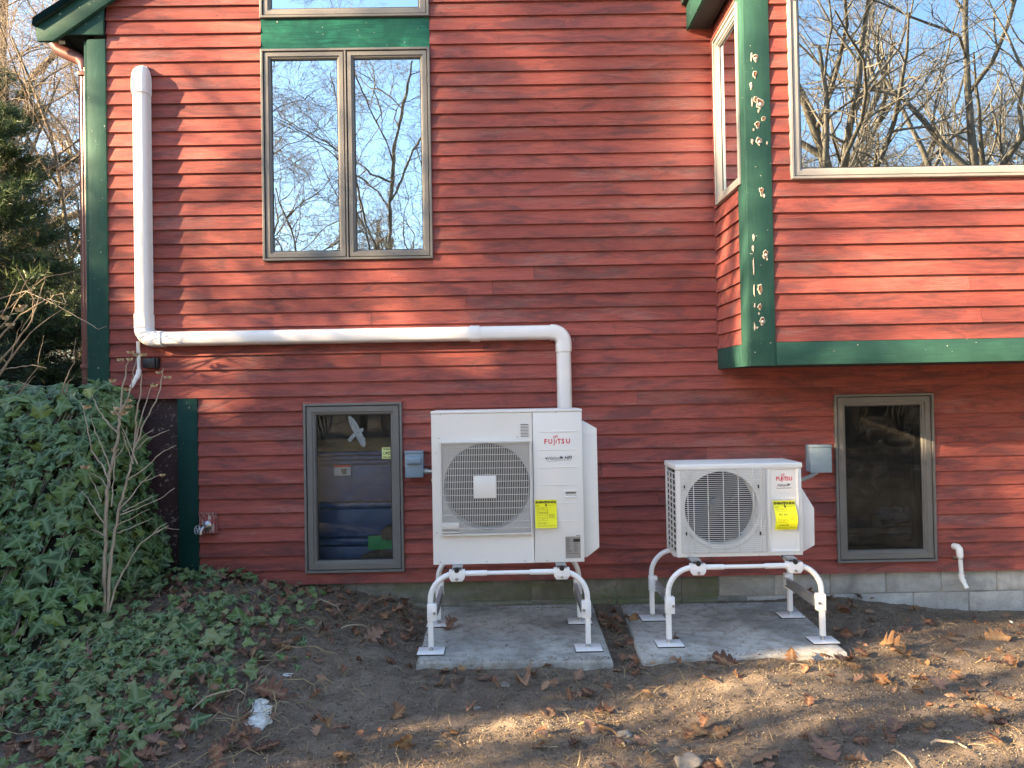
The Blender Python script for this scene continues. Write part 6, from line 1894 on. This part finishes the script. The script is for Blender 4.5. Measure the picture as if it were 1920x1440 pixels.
for k in range(44):
    x = -17 + 0.85 * k + rt_.uniform(-.5, .5); y = -17.5 - rt_.uniform(0, 6)
    copy_tree(B1, (x, y, gz(x, y)), rt_.uniform(0, 6), rt_.uniform(0.7, 1.5), 'leafless brush at the far side of the yard, seen only as a faint reflection')

# needle trees
def needle_base(seed, n=9):
    r = np.random.RandomState(seed); v = []; f = []
    for k in range(n):
        d = r.normal(0, 1, 3); d[1] = abs(d[1]) + 0.8; d /= np.linalg.norm(d)
        u = np.cross(d, r.normal(0, 1, 3)); u /= np.linalg.norm(u); o = np.array([0, r.uniform(-.6, .5), 0])
        a = len(v); v += [o - u * 0.035, o + u * 0.035, o + d * r.uniform(.7, 1.1)]; f.append((a, a + 1, a + 2))
    return np.array(v), np.array(f), np.zeros(len(v))
NEED = [needle_base(s) for s in range(4)]
def conifer(name, label, loc, h, w_, seed, mat, tuft, group=None, first=0.12, per=26, nbr=90, droop=0.15, cat='tree'):
    r = np.random.RandomState(seed)
    t = thing(name, label, cat, loc, group)
    tb = Tubes(); tb.add(np.array([[0, 0, -0.1], [0.02, 0, h * .35], [-.03, .02, h * .7], [0, 0, h]]), np.array([h * .02, h * .015, h * .009, .01]), 8)
    P, D, S_ = [], [], []
    for k in range(nbr):
        f = first + (0.985 - first) * (k + r.uniform(0, 1)) / nbr
        L = w_ * (1 - f) ** 0.75 * r.uniform(0.6, 1.15) + 0.15
        a = r.uniform(0, 6.28); d = np.array([math.cos(a), math.sin(a), 0.25 - droop * 2 * (1 - f) + r.normal(0, .1)])
        n = 6; p = np.array([0, 0, f * h]); pts = [p]
        for i in range(n):
            d = d + r.normal(0, 0.10, 3) + np.array([0, 0, 0.05]); d /= np.linalg.norm(d); p = p + d * L / n; pts.append(p)
        pts = np.array(pts); tb.add(pts, np.linspace(.022, .005, n + 1) * max(0.5, L / 2), 4)
        m = int(per * L)
        q = r.uniform(0.18, 1, m) ** 0.8 * n; i = np.minimum(q.astype(int), n - 1); fr = (q - i)[:, None]
        base = pts[i] * (1 - fr) + pts[i + 1] * fr
        side = r.normal(0, 1, (m, 3)) * np.array([1, 1, 0.35]); side /= np.linalg.norm(side, axis=1, keepdims=True)
        ln = r.uniform(0.02, 0.30, (m, 1)) * L * 0.7
        P.append(base + side * ln); D.append(side + d * 0.8 + np.array([0, 0, .25])); S_.append(np.full(m, tuft) * r.uniform(.7, 1.3, m))
    tb.build('trunk', M['bark_pine'], t)
    P, D, S_ = np.concatenate(P), np.concatenate(D), np.concatenate(S_)
    D /= np.linalg.norm(D, axis=1, keepdims=True)
    z_ = np.cross(D, r.normal(0, 1, D.shape)); z_ /= np.linalg.norm(z_, axis=1, keepdims=True); x_ = np.cross(D, z_)
    scatter('crown', NEED, P, np.stack([x_, D, z_], -1), S_, mat, r, t)
    return t
EV = 'evergreens behind the left corner'
P1 = conifer('pine_tree', 'soft green pine standing closest to the left corner of the house', (-8.3, 7.2, gz(-8.3, 7.2)), 6.6, 2.3, 2, M['needle'], 0.16, EV, per=60, nbr=120)
P2 = copy_tree(P1, (-8.4, 4.2, gz(-8.4, 4.2)), 2.0, 0.92, 'pine at the left edge of the photo behind the twigs')
P3 = copy_tree(P1, (-14.5, 15.0, gz(-14.5, 15)), 4.0, 1.35, 'farther sunlit pine between the bare branches')
P4 = copy_tree(P1, (-11.4, 9.5, gz(-11.4, 9.5)), 5.1, 1.1, 'pine farther back at the left edge')
P5 = copy_tree(P1, (-6.75, 4.6, gz(-6.75, 4.6)), 3.3, 0.78, 'nearest soft pine directly behind the reddish twigs', None)
S1 = conifer('evergreen_shrub', 'low blackish evergreen shrub just above the ivy left of the downspout', (-5.6, 2.1, gz(-5.6, 2.1)), 2.0, 1.5, 9, M['spruce'], 0.09, 'dark evergreen shrubs behind the ivy', first=0.03, per=150, nbr=110, cat='shrub')
for (x, y, rz, s, lab) in [(-6.9, 2.6, 1.2, 1.0, 'blackish evergreen shrub at the left edge above the ivy'), (-6.6, 4.2, 2.4, 1.25, 'taller dark evergreen shrub behind the first row'), (-8.2, 5.2, 0.6, 1.3, 'dark evergreen shrub behind the left twigs')]:
    copy_tree(S1, (x, y, gz(x, y)), rz, s, lab)
LB = 'bare trees behind the left corner of the house'
for (src, x, y, rz, s, lab) in [(T3, -10.0, 8.6, 1.0, 0.95, 'bare tree with a stout limb at the top left corner'), (T3, -7.6, 6.2, 0.4, 0.66, 'fine-branched bare tree beside the eave'), (T3, -7.0, 7.5, 2.9, 0.70, 'small bare tree with pale twigs just left of the downspout'), (T1, -12.2, 12.0, 2.2, 0.9, 'bare tree farther back behind the pines'), (T3, -9.0, 11.5, 3.6, 0.85, 'thin bare tree rising behind the nearest pine'), (T2, -15.0, 11.0, 3.0, 1.0, 'bare tree behind the left edge pines'), (T1, -13.0, 19.0, 5.0, 1.0, 'distant bare tree on the skyline at left')]:
    copy_tree(src, (x, y, gz(x, y)), rz, s, lab, LB)
# brown bank of far woods closing the view under the trees
for k in range(16):
    x, y = -9.5 - rt_.uniform(0, 14), 14 + rt_.uniform(0, 16)
    copy_tree(B1, (x, y, gz(x, y)), rt_.uniform(0, 6), rt_.uniform(1.0, 2.2), 'leafless undergrowth beneath the far trees at left', 'undergrowth behind the house')

# unseen, sunward: bare trees for the dapple, evergreens added to shade wall and ground
SH = 'evergreens added left of the yard to cast shade'
shade_hedge = [(-5.35, -1.15, 0.3, 0.74), (-5.5, -1.85, 1.9, 0.83), (-5.4, -2.55, 3.1, 0.93), (-5.55, -3.2, 4.0, 1.10), (-5.45, -3.74, 5.0, 1.06), (-6.3, -0.4, 4.1, 0.80), (-5.6, -5.36, 0.8, 0.72), (-5.9, -6.1, 2.8, 0.8), (-6.2, -1.45, 1.2, 0.86), (-6.25, -2.25, 2.2, 0.92), (-6.5, -0.95, 3.3, 0.82), (-6.2, -3.55, 1.0, 1.18), (-6.2, -2.85, 4.2, 0.98)]
H1 = conifer('evergreen_shrub', 'upright evergreen shrub added outside the picture to shade wall, units and ground', (shade_hedge[0][0], shade_hedge[0][1], gz(*shade_hedge[0][:2])), 3.75, 0.62, 19, M['spruce'], 0.085, SH, first=0.03, per=240, nbr=170, cat='shrub', droop=-0.25)
H1.scale = (shade_hedge[0][3],) * 3
for (x, y, rz, s) in shade_hedge[1:]: copy_tree(H1, (x, y, gz(x, y)), rz, s, 'upright evergreen shrub added outside the picture to shade wall, units and ground', SH)
LT = 'bare trees left of the yard'
def sunward(X0, t): return (X0 + SUN_AZ.x * t, SUN_AZ.y * t)
x, y = sunward(0.95, 31)
N1 = bare_tree('bare_tree', 'narrow bare tree far left of the yard, outside the picture', (x, y, gz(x, y)), 17.5, 41, 0.55, dens=1.05, r0=0.22, group=LT)
x, y = sunward(0.85, 31)
copy_tree(H1, (x, y, gz(x, y)), 1.0, 1.5, 'stretched evergreen added outside the picture to shade the upper wall', SH, 4.4)  # shrub stretched tall, added for soft shade on the upper wall
x, y = sunward(-1.5, 12.5)
L1 = bare_tree('bare_tree', 'forked bare tree left of the yard, outside the picture', (x, y, gz(x, y)), 10.0, 52, 0.95, fork=3, dens=0.66, r0=0.15, group=LT, levels=3)
for (src, X0, t, rz, s) in [(L1, 0.9, 19, 2.0, 1.15), (L1, 5.6, 16, 4.0, 0.9), (T2, -3.1, 14, 1.3, 1.0)]:
    x, y = sunward(X0, t); copy_tree(src, (x, y, gz(x, y)), rz, s, 'bare tree left of the yard, outside the picture', LT)
